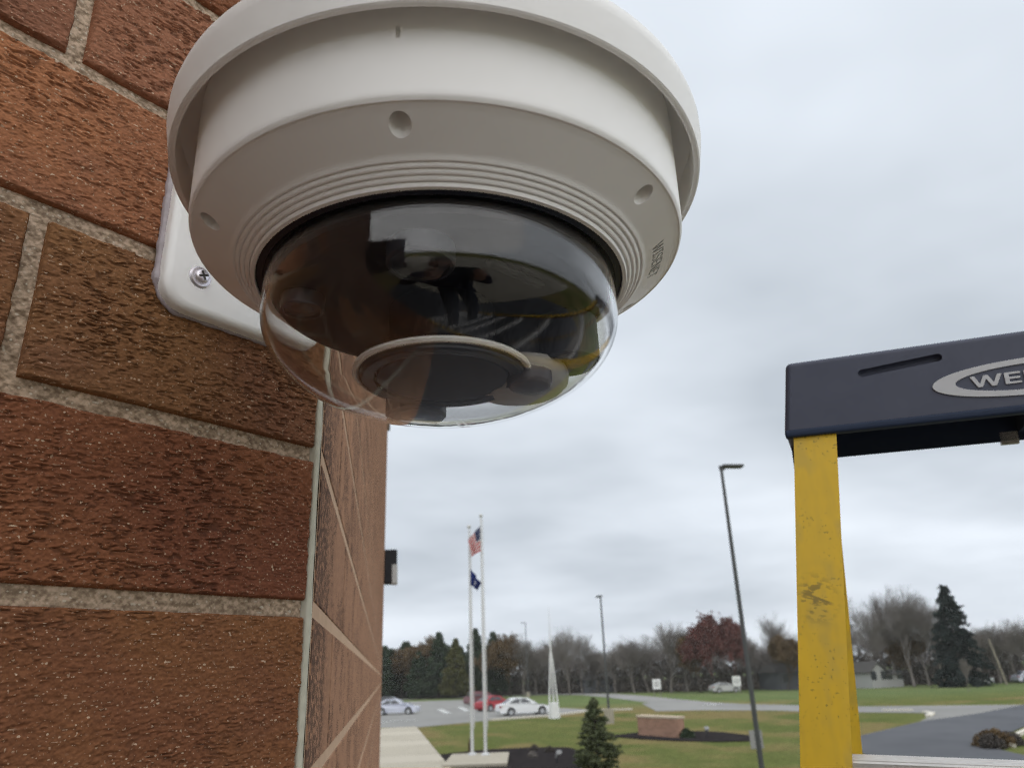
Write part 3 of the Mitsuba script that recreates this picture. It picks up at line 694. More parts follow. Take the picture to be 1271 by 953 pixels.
def quads(C, A, B):
    """leaf quads: centres, half axes"""
    v = np.stack([C - A - B, C + A - B, C + A + B, C - A + B], 1).reshape(-1, 3)
    o = np.arange(len(C))[:, None] * 4
    return trimesh.Trimesh(v, np.vstack([np.hstack([o, o + 1, o + 2]), np.hstack([o, o + 2, o + 3])]), process=False)


def rdir(g, n):
    d = g.normal(size=(n, 3)); return d / np.linalg.norm(d, axis=1, keepdims=True)


def bare_tree(seed, upright=0.75, spread=0.5, kids=(3, 4), levels=6, trunk=.22, tw=.0016):
    """a leafless tree of height about 1: (trunk, branches, twig end points)"""
    g = np.random.default_rng(seed); S = [[], [], [], []]; TR = [[], [], [], []]; tips = []

    def seg(W, p, q, r0, r1):
        W[0].append(p); W[1].append(q); W[2].append(r0); W[3].append(r1)

    def grow(p, d, L, r, lev):
        k = 3 if lev < 3 else 2
        for i in range(k):
            d = d + g.normal(size=3) * (.10 if lev < 2 else .20) + V(0, 0, .05 * upright); d /= np.linalg.norm(d)
            q = p + d * L / k; r2 = max(r * (1 - .22), tw * .8)
            seg(TR if lev == 0 else S, p, q, r, r2); p, r = q, r2
            if lev < levels and (i > 0 or lev > 0):
                for _ in range(g.integers(*kids) if i == k - 1 else g.integers(1, 3)):
                    e = g.normal(size=3); e -= e @ d * d; e /= np.linalg.norm(e) + 1e-9
                    nd = d * upright + e * spread * g.uniform(.6, 1.25) + V(0, 0, .18); nd /= np.linalg.norm(nd)
                    grow(p, nd, L * g.uniform(.58, .80) * (1.15 if lev == 0 else 1), max(r * g.uniform(.55, .75), tw), lev + 1)
        if lev >= levels - 1: tips.append(p)

    grow(V(0, 0, 0), V(g.normal() * .03, g.normal() * .03, 1), trunk, .020, 0)
    tips = np.array(tips); z = np.percentile(tips[:, 2], 99.5)
    out = []
    for W in (TR, S):
        P0, P1 = np.array(W[0]) / z, np.array(W[1]) / z
        out.append(prisms(P0, P1, np.array(W[2]), np.array(W[3]), 5 if W is TR else 3))
    return out[0], out[1], tips / z


def conifer(seed, width=.30, dens=1.0, droop=.25, start=.06, gap=0.0, n=6500):
    g = np.random.default_rng(seed); segs = [[], [], [], []]; C, A, B = [], [], []
    h = start
    while h < .985:
        k = g.integers(4, 7); reach = width * (1 - h) ** .8 * (1 if h > .12 else .8) + .012
        for _ in range(k):
            a = g.uniform(0, 2 * PI); L = reach * g.uniform(.62, 1.12); dz = -droop * L + .10 * L * g.uniform(-1, 1)
            p0 = V(0, 0, h); p1 = V(math.cos(a) * L, math.sin(a) * L, h + dz + .12 * L)
            mid = (p0 + p1) / 2 + V(0, 0, .10 * L)
            for u, w in ((p0, mid), (mid, p1)):
                segs[0].append(u); segs[1].append(w); segs[2].append(.003); segs[3].append(.0015)
            m = int(6 + 120 * L * dens)
            t = g.uniform(.22, 1.05, m) ** .8
            pos = np.where(t[:, None] < .5, p0 + (mid - p0) * 2 * t[:, None], mid + (p1 - mid) * (2 * t[:, None] - 1)) + g.normal(size=(m, 3)) * (.014, .014, .008)
            dirv = (p1 - p0) / np.linalg.norm(p1 - p0)
            ax = dirv + g.normal(size=(m, 3)) * .7; ax /= np.linalg.norm(ax, axis=1, keepdims=True)
            bx = np.cross(ax, rdir(g, m)); bx /= np.linalg.norm(bx, axis=1, keepdims=True)
            s = g.uniform(.5, 1.2, m)[:, None]
            C.append(pos); A.append(ax * .022 * s); B.append(bx * .0085 * s)
        h += g.uniform(.010, .022) * (1.5 if gap else 1)
    trunk = tube([(0, 0, 0), (0, 0, .5), (0, 0, .99)], [.018, .010, .001], 6)
    return cat_([trunk, prisms(*segs)]), quads(np.vstack(C), np.vstack(A), np.vstack(B))


def leafy(tips, seed, per=5, size=.016, jit=.022, keep=1.0):
    g = np.random.default_rng(seed); t = tips[g.random(len(tips)) < keep]
    c = np.repeat(t, per, 0) + g.normal(size=(len(t) * per, 3)) * jit; n = len(c)
    a = rdir(g, n); b = np.cross(a, rdir(g, n)); b /= np.linalg.norm(b, axis=1, keepdims=True); s = g.uniform(.5, 1.2, n)[:, None] * size
    return quads(c, a * s, b * s * .7)


def leafmat(c1, c2, sc=1.2):
    return {'type': 'twosided', 'bsdf': {'type': 'diffuse', 'reflectance': proc(lambda p, n, uv: mix(mi.Color3f(*c1), mi.Color3f(*c2), fbm(p.x * sc, p.y * sc, p.z * sc, 3)))}}


scene['m_bark'] = leafmat((0.160, 0.142, 0.130), (0.250, 0.225, 0.205), .4)
scene['m_bark_dark'] = leafmat((0.060, 0.052, 0.046), (0.11, 0.095, 0.085), .4)
scene['m_pine'] = leafmat((0.040, 0.062, 0.040), (0.080, 0.105, 0.062), .7)
scene['m_pine_olive'] = leafmat((0.075, 0.085, 0.032), (0.140, 0.130, 0.055), .7)
scene['m_spruce'] = leafmat((0.018, 0.026, 0.026), (0.036, 0.048, 0.044), .7)
scene['m_leaf_brown'] = leafmat((0.100, 0.068, 0.040), (0.170, 0.118, 0.064), .8)
scene['m_leaf_red'] = leafmat((0.120, 0.050, 0.046), (0.180, 0.086, 0.076), .8)
scene['m_thicket'] = leafmat((0.075, 0.066, 0.060), (0.130, 0.115, 0.102), .5)
scene['m_small_conifer'] = leafmat((0.090, 0.112, 0.058), (0.155, 0.170, 0.095), 2.5)

BARE = [bare_tree(11, .95, .42, levels=5, tw=.0011), bare_tree(12, .86, .50, levels=5, tw=.0011), bare_tree(13, 1.0, .34, trunk=.30, levels=5, tw=.0011), bare_tree(14, .85, .52, trunk=.16, levels=5, tw=.0011), bare_tree(15, .95, .38, levels=5, tw=.0011)]
PROTO = {}
for i, b in enumerate(BARE):
    PROTO[f'bare{i}'] = (mikit.ply(b[0], 'm_bark'), mikit.ply(b[1], 'm_bark'))
for i in range(3):
    t_, c = conifer(30 + i, (.30, .36, .27)[i], 1.9, .05)
    PROTO[f'pine{i}'] = (mikit.ply(t_, 'm_bark_dark'), mikit.ply(c, 'm_pine'))
    if i == 1: PROTO['olivepine0'] = (PROTO['pine1'][0], {**PROTO['pine1'][1], 'bsdf': {'type': 'ref', 'id': 'm_pine_olive'}})
for i in range(2):
    b = BARE[(1, 3)[i]]
    PROTO[f'brown{i}'] = (mikit.ply(b[0], 'm_bark_dark'), mikit.ply(cat_([b[1], leafy(b[2], 60 + i, 4, .014, .020, .85)]), 'm_leaf_brown'))
b = BARE[3]
PROTO['red0'] = (mikit.ply(b[0], 'm_bark_dark'), mikit.ply(cat_([b[1], leafy(b[2], 70, 7, .0150, .024, .75)]), 'm_leaf_red'))
t_, c = conifer(41, .33, 1.5, .42, .05, 1)
PROTO['spruce0'] = (mikit.ply(t_, 'm_bark_dark'), mikit.ply(c, 'm_spruce'))

LAB = {'bare': ('tall bare grey-brown tree in the front of the far tree line', 'bare trees in front of the far woods'),
       'pine': ('dense dark green evergreen in the far tree line left of the flagpoles or behind them', 'dark evergreens behind the parking lot'),
       'brown': ('brown-leaved tree standing in the far tree line', 'brown trees of the far tree line')}
tg = np.random.default_rng(5); kinds = {}


def plant(kind, x, y, h, w=1.0, label=None, group=None, name=None):
    n = {'bare': 5, 'pine': 3, 'brown': 2}.get(kind, 1); i = kinds.get(kind, 0); kinds[kind] = i + 1
    tr, cr = PROTO[f'{kind}{i % n}']
    m = T().translate([x, y, 0]).rotate([0, 0, 1], float(tg.uniform(0, 360))).scale([h * w, h * w, h])
    lab, gr = LAB.get(kind, (None, None))
    k = thing(name or {'bare': 'bare_tree', 'pine': 'evergreen_tree', 'olivepine': 'evergreen_tree', 'brown': 'autumn_tree', 'red': 'autumn_tree', 'spruce': 'spruce_tree'}[kind], label or lab, 'tree', group or gr)
    add('trunk', {**tr, 'to_world': m}, None, k)
    add('crown', {**cr, 'to_world': m}, None, k)
    return k


FRONT = [('pine',-24.5,143.9,9.0),('brown',-23.5,148.1,7.0),('brown',-21.7,145.4,8.1),('brown',-17.9,141.9,9.7),('pine',-14.3,139.3,10.6),('pine',-13.4,145.4,8.7),('olivepine',-11.1,135.5,9.3),('pine',-7.9,137.8,11.0),('pine',-4.9,138.9,10.3),('brown',-2.1,137.0,9.4),('bare',0.1,135.0,9.4),('bare',2.2,138.0,8.0),('bare',4.9,135.9,8.4),('bare',7.4,130.8,10.3),('bare',9.7,135.7,9.6),('bare',12.1,135.5,6.8),('bare',14.6,130.2,7.7),('bare',17.1,126.9,8.2),('bare',19.6,128.5,8.4),('bare',21.9,122.1,9.8),('bare',24.7,123.6,9.6),('brown',25.5,118.3,8.7),('red',27.2,115.8,10.0),('red',30.5,118.1,9.7),('bare',32.9,119.5,8.5),('bare',36.5,118.5,10.2),('brown',36.6,114.3,7.0),('bare',39.9,118.5,7.3),('bare',43.4,119.4,8.1),('bare',45.9,117.4,9.6),('bare',47.9,112.2,11.9),('bare',51.3,114.0,12.6),('bare',51.8,109.4,12.9),('bare',54.7,111.3,11.9),('bare',55.9,109.6,10.9),('brown',53.6,113.4,7.0),('spruce',54.7,102.3,12.2),('bare',60.4,108.3,7.2),('bare',63.1,109.1,7.6),('bare',66.1,109.6,8.0),('bare',65.7,105.2,8.0),('bare',67.4,104.1,8.0)]
LM = [(-.055, 'left of the flagpoles'), (.0056, 'between the flagpoles and the distant small lamp'), (.036, 'between the distant small lamp and the white spire'), (.102, 'between the white spire and the second street lamp'),
      (.1625, 'between the second street lamp and the left field sign'), (.262, 'between the two field signs'), (.34, 'between the near lamp post and the yellow ladder rail'), (.42, 'just behind the yellow ladder rail'), (.535, 'between the small white house and the tall spruce'), (9, 'right of the tall spruce')]
ORD = ['leftmost', 'second from the left', 'third from the left', 'fourth from the left', 'fifth from the left', 'sixth from the left', 'seventh from the left']
KN = {'bare': 'bare tree', 'pine': 'dark evergreen', 'brown': 'brown-leaved tree'}


def seg_of(x, y): return next(i for i, (r, _) in enumerate(LM) if x / y < r)


def tree_label(kind, x, y):
    same = sorted((t for t in FRONT if t[0] == kind and seg_of(t[1], t[2]) == seg_of(x, y)), key=lambda t: t[1] / t[2])
    i = next(j for j, t in enumerate(same) if t[1] == x)
    where = LM[seg_of(x, y)][1]
    return (f'{ORD[i]} ' if len(same) > 1 else '') + f'{KN[kind]} {where}'


reds = ['dark red autumn tree left of the near lamp post, taller of the two', 'dark red autumn tree crossed by the near lamp post, right one of the two']
for kind, x, y, h in FRONT:
    if kind == 'red': plant(kind, x, y, h, .64, reds[kinds.get('red', 0)])
    elif kind == 'spruce': plant(kind, x, y, h, 1.0, 'tall dark spruce standing alone at the edge of the right field')
    elif kind == 'olivepine': plant(kind, x, y, h, .9, 'yellowish green evergreen just left of the flagpoles')
    else: plant(kind, x, y, h, .95 if kind == 'pine' else .85 if h > 10 else 1.05, tree_label(kind, x, y))
BACK = [(-25.6,143.7,8.7),(-23.7,147.3,8.6),(-22.2,154.0,9.9),(-17.7,139.2,7.7),(-16.0,145.6,9.0),(-15.3,164.2,9.1),(-12.2,160.4,8.9),(-9.2,155.7,9.3),(-6.6,155.7,7.7),(-3.8,153.0,7.8),(-1.2,156.8,9.2),(1.4,158.9,8.1),(3.9,147.5,8.8),(6.9,161.5,8.2),(9.4,157.7,7.2),(12.0,157.4,7.0),(13.9,149.2,7.0),(16.5,150.2,6.6),(20.6,160.7,8.5),(20.5,141.9,6.9),(24.1,149.0,8.3),(26.9,150.3,8.1),(29.6,151.8,7.0),(32.6,153.6,7.0),(36.9,160.6,8.6),(38.5,156.9,6.8),(39.3,149.1,7.9),(43.4,154.8,7.9),(40.2,135.8,6.0),(42.6,135.7,6.9),(45.1,136.5,6.2),(53.1,152.9,6.8),(48.4,132.6,6.8),(57.7,151.4,6.8),(61.5,153.1,9.9),(59.8,143.0,9.2),(60.0,137.7,9.0),(58.1,128.5,8.2),(69.6,148.5,8.8),(66.1,136.3,7.8),(69.5,138.4,7.8),(75.4,145.1,8.3),(74.7,139.2,8.2),(79.5,143.9,7.9),(69.4,121.9,7.1),(71.0,121.2,6.9),(73.1,121.2,7.1),(82.7,133.5,6.9),(85.3,133.5,8.0)]
for x, y, h in BACK:
    plant('pine' if x < -3 else 'bare', x, y, h, 1.3, 'tree deep in the far woods behind the front row of trees', 'trees deep in the far woods', 'woodland_tree')
# undergrowth along the edge of the woods: nobody could count it
g = np.random.default_rng(77); C = []
line = np.array([(-60, 152), (-26, 150), (-12, 142), (-2, 140), (8, 136), (14, 133), (21, 126), (30, 121), (40, 120.5), (48, 119), (56, 114), (62, 112), (70, 109), (82, 104), (95, 98)], float)
ll = LineString(line); n = 30000; u = g.random(n); base = np.array([ll.interpolate(t, normalized=True).coords[0] for t in np.linspace(0, 1, 1500)])[(u * 1499).astype(int)]
off = g.random(n) * 16
hh = 2.0 + 3.6 * meshkit.fbm(np.c_[base * .14, u * 0], 3, 5) + 1.8 * (off / 16)
ctr = np.c_[base[:, 0] + g.normal(size=n) * .4 + off * .35, base[:, 1] + off, hh * g.random(n) ** .8]
a_ = rdir(g, n); a_[:, 2] *= 1.3; b_ = np.cross(a_, rdir(g, n)); s = g.uniform(.25, .7, n)[:, None]
key = add('undergrowth', quads(ctr, a_ * s * .5, b_ * s * .28), 'm_thicket'); labels[key] = {'label': 'dark tangled undergrowth along the foot of the far woods', 'category': 'undergrowth', 'kind': 'stuff'}

# small conifer in the mulch bed and little shrubs
t_, c = conifer(51, .38, 2.2, -.06, .02, 1)
k = thing('young_conifer', 'young bushy green conifer standing at the right end of the flagpole bed', 'tree')
m = T().translate([2.55, 30.2, 0.03]).rotate([0, 0, 1], 40).scale([2.5, 2.5, 2.45])
add('trunk', mikit.ply(t_, 'm_bark_dark', to_world=m), None, k); add('crown', mikit.ply(c, 'm_small_conifer', to_world=m), None, k)


def shrub(x, y, r, h, mat, label, seed, n=1600, leaf=.05, name='shrub'):
    g = np.random.default_rng(seed); d = rdir(g, n); d[:, 2] = np.abs(d[:, 2]); rad = g.uniform(.55, 1.05, n)[:, None] * (0.8 + .4 * meshkit.noise(d * 2.5 + seed, 1))[:, None]
    c = d * rad * V(r, r, h); a = rdir(g, n); b = np.cross(a, rdir(g, n))
    k = thing(name, label, 'shrub')
    st = prisms(np.zeros((14, 3)), (d[:14] * V(r, r, h) * .9), np.full(14, .015), np.full(14, .006))
    add('stem', st.apply_translation((x, y, .03)), 'm_bark_dark', k)
    add('foliage', quads(c, a * leaf, b * leaf * .6).apply_translation((x, y, .03)), mat, k)


shrub(18.9, 34.2, .75, .62, 'm_leaf_brown', 'brown-topped dark shrub at the inner bend of the dark road', 5)
shrub(19.7, 34.5, .55, .45, 'm_thicket', 'low dark shrub right of the brown-topped one at the road bend', 6)
shrub(18.4, 33.4, .45, .50, 'm_thicket', 'low dark shrub at the road edge, nearest of the three', 9)
shrub(8.35, 43.6, .42, .42, 'm_pine', 'small dark shrub against the right end of the low brick sign', 7)
shrub(-2.6, 40.0, .16, .55, 'm_leaf_brown', 'tiny reddish shrub at the left edge of the flagpole bed', 8, 220, .035)
for i, (x, y, lab) in enumerate(((0.4, 39.6, 'small clump of dry plants at the far edge of the flagpole bed'), (1.1, 38.4, 'small dark clump of plants in the middle of the flagpole bed'), (.3, 36.4, 'pale grey clump of plants in the flagpole bed'))):
    shrub(x, y, .22, .26, 'm_thicket' if i < 2 else 'm_bark', lab, 20 + i, 260, .035)
sap = thing('young_tree', 'thin young tree standing alone in the right field', 'tree')
b = BARE[2]; m = T().translate([46.5, 86.5, 0]).scale([1.8, 1.8, 3.4])
add('trunk', mikit.ply(b[0], 'm_bark', to_world=m), None, sap); add('crown', mikit.ply(b[1], 'm_bark', to_world=m), None, sap)

# ------------------------------------------------------------------ poles, flags, lamps
scene['m_pole'] = princ((0.62, 0.62, 0.61), 0.35, 0.5, 0.25)
scene['m_lamp_post'] = princ((0.055, 0.058, 0.058), 0.45, 0.5)
scene['m_vertex'] = {'type': 'twosided', 'bsdf': {'type': 'diffuse', 'reflectance': {'type': 'mesh_attribute', 'name': 'vertex_color'}}}
scene['m_white'] = princ((0.74, 0.74, 0.73), 0.5, 0.4)
scene['m_brass'] = princ((0.35, 0.30, 0.18), 0.4, 0.5, 0.5)


def flag(pole, ztop, hoist, fly, swing, sag, colours, seed):
    """a limp flag: hangs in folds from its hoist edge"""
    nu, nv = 40, 40; u, v = np.meshgrid(np.linspace(0, 1, nu), np.linspace(0, 1, nv), indexing='ij')
    out = fly * u * (.36 - .10 * v); drop = hoist * v * (1 - .18 * u) + fly * u ** 1.15 * sag * (1 - .35 * v)
    fold = .16 * np.sin(u * 13 + v * 2.2 + seed) * u ** .6
    P = V(*pole, ztop) + out[..., None] * V(swing[0], swing[1], 0) + fold[..., None] * V(-swing[1], swing[0], 0) * 1.1 - drop[..., None] * V(0, 0, 1)
    o = (np.arange(nu - 1)[:, None] * nv + np.arange(nv - 1)).reshape(-1, 1)
    f = np.vstack([np.hstack([o, o + nv, o + nv + 1]), np.hstack([o, o + nv + 1, o + 1])])
    return trimesh.Trimesh(P.reshape(-1, 3), f, process=False), colours(u, v).reshape(-1, 3)


def stars_stripes(u, v):
    st = (np.floor(v * 13) % 2 == 0)[..., None]
    c = np.where(st, V(.50, .035, .045), V(.70, .68, .66))
    can = ((u < .42) & (v < 7 / 13))[..., None]
    gx, gy = (u / .42 * 11) % 2, (v * 13 / 7 * 9) % 2
    star = ((np.abs(gx - 1) < .35) & (np.abs(gy - 1) < .35))[..., None]
    return np.where(can, np.where(star, V(.6, .6, .62), V(.02, .03, .10)), c)


def blue_flag(u, v):
    torch = (((u - .55) ** 2 / .02 + (v - .5) ** 2 / .06) < 1)[..., None]
    return np.where(torch, V(.50, .50, .55), V(.03, .045, .17))


for nm, x, y, h, lab in (('flagpole', -2.35, 37.2, 10.1, 'silver flagpole, shorter left one of the pair'), ('flagpole', -1.75, 36.9, 10.55, 'silver flagpole, taller right one of the pair')):
    k = thing('flagpole', lab, 'flagpole', )
    add('pole', tube([(x, y, .12), (x, y, h * .6), (x, y, h)], [.075, .066, .042], 14).apply_translation((0, 0, 0)), 'm_pole', k, smooth=40)
    s = trimesh.creation.icosphere(2, .10); s.apply_translation((x, y, h + .09)); add('finial', s, 'm_pole', k, smooth=True)
    add('base_collar', lathe([(.0, .14), (.20, .14), (.20, .17), (.11, .24), (0, .24), (0, .14)], 24).apply_translation((x, y, 0)), 'm_pole', k, smooth=40)
    add('halyard', tube([(x + .11, y - .05, 1.2), (x + .09, y - .05, h - .1)], .012, 4), 'm_white', k)
f1, c1 = flag((-1.79, 36.82), 10.12, 1.20, 1.80, (-.95, -.3), .42, stars_stripes, 0.4)
key = add('flag', f1, 'm_vertex', color=c1, smooth=True); labels[key] = {'label': 'red, white and blue striped flag hanging limp on the taller pole', 'category': 'flag'}
f2, c2 = flag((-2.30, 37.12), 8.15, .75, 1.35, (.95, -.3), .50, blue_flag, 1.7)
key = add('flag', f2, 'm_vertex', color=c2, smooth=True); labels[key] = {'label': 'dark blue flag with pale emblem hanging limp on the shorter pole', 'category': 'flag'}


def lamp(x, y, h, r, arm, label, mat='m_lamp_post', base=0.75, lean=(0, 0), sc=1.0):
    k = thing('street_lamp', label, 'street lamp')
    add('pole', tube([(x, y, base * .9), (x + lean[0] * .5, y + lean[1] * .5, h * .55), (x + lean[0], y + lean[1], h)], [r, r * .85, r * .62], 12), mat, k, smooth=40)
    add('concrete_base', lathe([(0, 0), (.33, 0), (.33, base - .04), (.29, base), (0, base), (0, 0)], 28).apply_translation((x, y, 0)), 'm_concrete', k, smooth=40)
    a = math.radians(arm); dx, dy = math.cos(a), math.sin(a)
    F_ = frame(V(x + lean[0], y + lean[1], h), V(dx, dy, 0), V(-dy, dx, 0), V(0, 0, 1))
    add('head', xf(rbox((.02, -.17 * sc, -.01), (.78 * sc, .17 * sc, .085), .03, 10), F_), mat, k, smooth=40)
    add('arm', xf(cbox((-.07, -.05, -.10), (.12, .05, .06), .012), F_), mat, k)
    return k


lamp(7.15, 25.9, 9.85, .085, 8, 'near dark street lamp post leaning past the red trees', base=.35)
lamp(5.85, 57.4, 8.45, .085, 100, 'street lamp behind the young conifer, on a white concrete base', base=.95)
lamp(0.72, 128, 11.0, .09, 170, 'distant small street lamp rising above the trees right of the flagpoles', base=.7)
pk = thing('pole_sign', 'pale square sign plate seen behind the foot of the near lamp post', 'sign')
add('plate', box((9.66, 36.2, .06), (10.20, 36.24, .78)), 'm_print_pale', pk); add('post', tube([(9.92, 36.26, 0), (9.92, 36.26, .76)], .03, 6), 'm_pole', pk)
scene['m_print_pale'] = princ((0.27, 0.27, 0.265), 0.6, 0.3)

# slender white spire on a round base
sp = thing('white_spire', 'slender white tripod spire on a round white base by the parking lot', 'monument')
x, y = 2.4, 66.2
add('base', lathe([(0, 0), (.34, 0), (.34, 1.10), (.31, 1.16), (0, 1.16), (0, 0)], 32).apply_translation((x, y, 0)), 'm_white', sp, smooth=40)
for q in ((-.42, -.05), (.40, -.10), (.02, .42)):
    add('leg', tube([(x + q[0], y + q[1], 0.0), (x + q[0] * .15 - .05, y + q[1] * .15, 4.9)], [.065, .05], 8), 'm_white', sp, smooth=40)
add('spire', tube([(x - .05, y, 4.7), (x - .05, y, 8.6)], [.075, .012], 8), 'm_white', sp, smooth=40)

# low brick sign
scene['m_sign_brick'] = princ((0.36, 0.215, 0.155), 0.9, 0.2)
scene['m_sign_brick_dark'] = princ((0.30, 0.175, 0.125), 0.9, 0.2)
scene['m_stone'] = princ((0.50, 0.42, 0.32), 0.9, 0.2)
sg = thing('brick_sign', 'low long brick sign with a pale stone coping in a mulch bed', 'sign')
p0, p1 = V(6.25, 46.3, 0), V(7.95, 43.4, 0); dd = (p1 - p0) / np.linalg.norm(p1 - p0); nn = V(dd[1], -dd[0], 0); Ls = float(np.linalg.norm(p1 - p0))
if nn[1] > 0: nn = -nn
Fs = frame(p0, dd, -nn, V(0, 0, 1))
core = add('core', xf(box((.012, .012, 0), (Ls - .012, .428, .92)), Fs), 'm_mortar_b', sg)
add('coping', xf(cbox((-.04, -.04, .922), (Ls + .04, .48, 1.04), .015), Fs), 'm_stone', sg)
for r in range(9):
    z0 = .012 + r * .1008; x = 0 - (.15 if r % 2 else 0)
    while x < Ls:
        a0, a1 = max(x, 0), min(x + .29, Ls)
        if a1 - a0 > .04:
            add('brick', xf(cbox((a0, 0, z0), (a1, .10, z0 + .091), .004), Fs), ('m_sign_brick', 'm_sign_brick_dark')[int(rng.random() < .4)], core)
        x += .30
    for y0 in (.102, .272):
        add('brick', xf(cbox((Ls - .10, y0, z0), (Ls, y0 + .16, z0 + .091), .004), Fs), 'm_sign_brick', core)
fl = thing('spotlight', 'small pale spotlight on a stake in the mulch beside the brick sign', 'spotlight')
add('stake', tube([(9.3, 43.0, 0), (9.3, 43.0, .28)], .03, 6), 'm_black', fl); add('head', xf(lathe([(0, 0), (.07, 0), (.13, .24), (0, .24), (0, 0)], 16), frame(V(9.3, 43.0, .30), V(1, 0, 0), V(0, .8, .6), V(0, -.6, .8))), 'm_print_pale', fl, smooth=40)
fl = thing('spotlight', 'small pale spotlight lying in the flagpole bed left of the young conifer', 'spotlight')
add('head', xf(lathe([(0, 0), (.07, 0), (.11, .32), (0, .32), (0, 0)], 16), frame(V(1.25, 34.2, .22), V(1, 0, 0), V(0, .7, .7), V(.3, -.6, .6))), 'm_print_pale', fl, smooth=40); add('stake', tube([(1.25, 34.2, 0), (1.25, 34.2, .25)], .03, 6), 'm_black', fl)

# two white signs at the field's edge
for x, y, lab in ((17.3, 106.5, 'white sign board on posts at the far field edge, left one'), (27.8, 107.0, 'white sign board on posts at the far field edge, right one near the red trees')):
    k = thing('field_sign', lab, 'sign')
    add('board', box((x - .52, y, .95), (x + .52, y + .05, 2.15)), 'm_white', k)
    add('emblem', xf(lathe([(.15, 0), (.30, 0), (.30, .01), (.15, .01), (.15, 0)], 20), frame(V(x, y - .004, 1.55), V(1, 0, 0), V(0, 0, 1), V(0, -1, 0))), 'm_print_pale', k)
    for q in (-.4, .4): add('post', box((x + q - .04, y + .06, 0), (x + q + .04, y + .14, 2.0)), 'm_bark', k)

# houses far off
scene['m_siding_white'] = diff((0.40, 0.40, 0.39)); scene['m_siding_grey'] = diff((0.20, 0.21, 0.22)); scene['m_siding_dark'] = diff((0.11, 0.115, 0.125))
scene['m_roof'] = diff((0.11, 0.105, 0.10)); scene['m_roof_red'] = diff((0.17, 0.09, 0.06)); scene['m_window'] = princ((0.03, 0.035, 0.04), 0.1, 0.6)


def house(x, y, w, d, h, rh, wall, roof, label, ang=0, gable_front=False):
    k = thing('house', label, 'house'); F_ = frame(V(x, y, 0), V(math.cos(ang), math.sin(ang), 0), V(-math.sin(ang), math.cos(ang), 0), V(0, 0, 1))
    w_ = add('wall', xf(box((0, 0, 0), (w, d, h)), F_), wall, k)
    if gable_front:
        gb = Polygon([(0, h), (w, h), (w / 2, h + rh - .08)]); e = extrude(gb, d - .02); e = trimesh.Trimesh(np.c_[e.vertices[:, 0], e.vertices[:, 2] + .01, e.vertices[:, 1]], e.faces[:, ::-1], process=False)
        add('gable', xf(e, F_), wall, k)
        rf = cat_([trimesh.convex.convex_hull(np.array([(-.3, yy, h - .15 + o) for yy in (-.3, d + .3) for o in (0, .15)] + [(w / 2, yy, h + rh + o) for yy in (-.3, d + .3) for o in (0, .15)])),
                   trimesh.convex.convex_hull(np.array([(w + .3, yy, h - .15 + o) for yy in (-.3, d + .3) for o in (0, .15)] + [(w / 2, yy, h + rh + o) for yy in (-.3, d + .3) for o in (0, .15)]))])
    else:
        rf = trimesh.convex.convex_hull(np.array([(-.4, -.4, h + .003), (w + .4, -.4, h + .003), (w + .4, d + .4, h + .003), (-.4, d + .4, h + .003), (.2, d / 2, h + rh), (w - .2, d / 2, h + rh)]))
    add('roof', xf(rf, F_), roof, k)
    for q in np.linspace(.18, .82, max(2, int(w / 2.6))):
        add('window', xf(box((w * q - .45, -.03, 1.0), (w * q + .45, .02, 2.1)), F_), 'm_window', k)


house(46.3, 109.4, 2.7, 6, 2.0, 1.2, 'm_siding_white', 'm_roof', 'small white house with a front gable beside the yellow ladder rail', .35, True)
house(48.9, 110.4, 2.6, 5, 1.6, .8, 'm_siding_white', 'm_roof', 'low white house wing right of the gabled house', .35)
house(36.2, 116.0, 6.0, 6, 2.3, 1.3, 'm_siding_dark', 'm_roof', 'dark grey house among the trees left of the yellow ladder rail', .2)
house(10.0, 135.5, 5.0, 6, 2.1, 1.3, 'm_siding_dark', 'm_roof', 'grey house among bare trees behind the second street lamp', .1)

up_ = thing('utility_pole', 'pale wooden utility pole leaning in front of the right woods', 'utility pole')
add('pole', tube([(60.6, 103.6, 0), (59.6, 103.4, 5.4)], [.13, .10], 8), 'm_concrete', up_, smooth=40)
add('guy_wire', tube([(59.6, 103.4, 5.2), (61.5, 104.2, 0)], .02, 4), 'm_lamp_post', up_)

# ------------------------------------------------------------------ cars
scene['m_tyre'] = princ((0.018, 0.018, 0.018), 0.85, 0.2); scene['m_rim'] = princ((0.42, 0.43, 0.44), 0.35, 0.5, 0.5)
scene['m_carglass'] = princ((0.035, 0.042, 0.05), 0.06, 0.7); scene['m_headlamp'] = princ((0.7, 0.72, 0.75), 0.15, 0.7); scene['m_taillamp'] = princ((0.25, 0.01, 0.01), 0.2, 0.6)


def paint(nm, c, metal=0.0): scene[nm] = princ(c, 0.28, 0.5, metal, coat=1.0); return nm


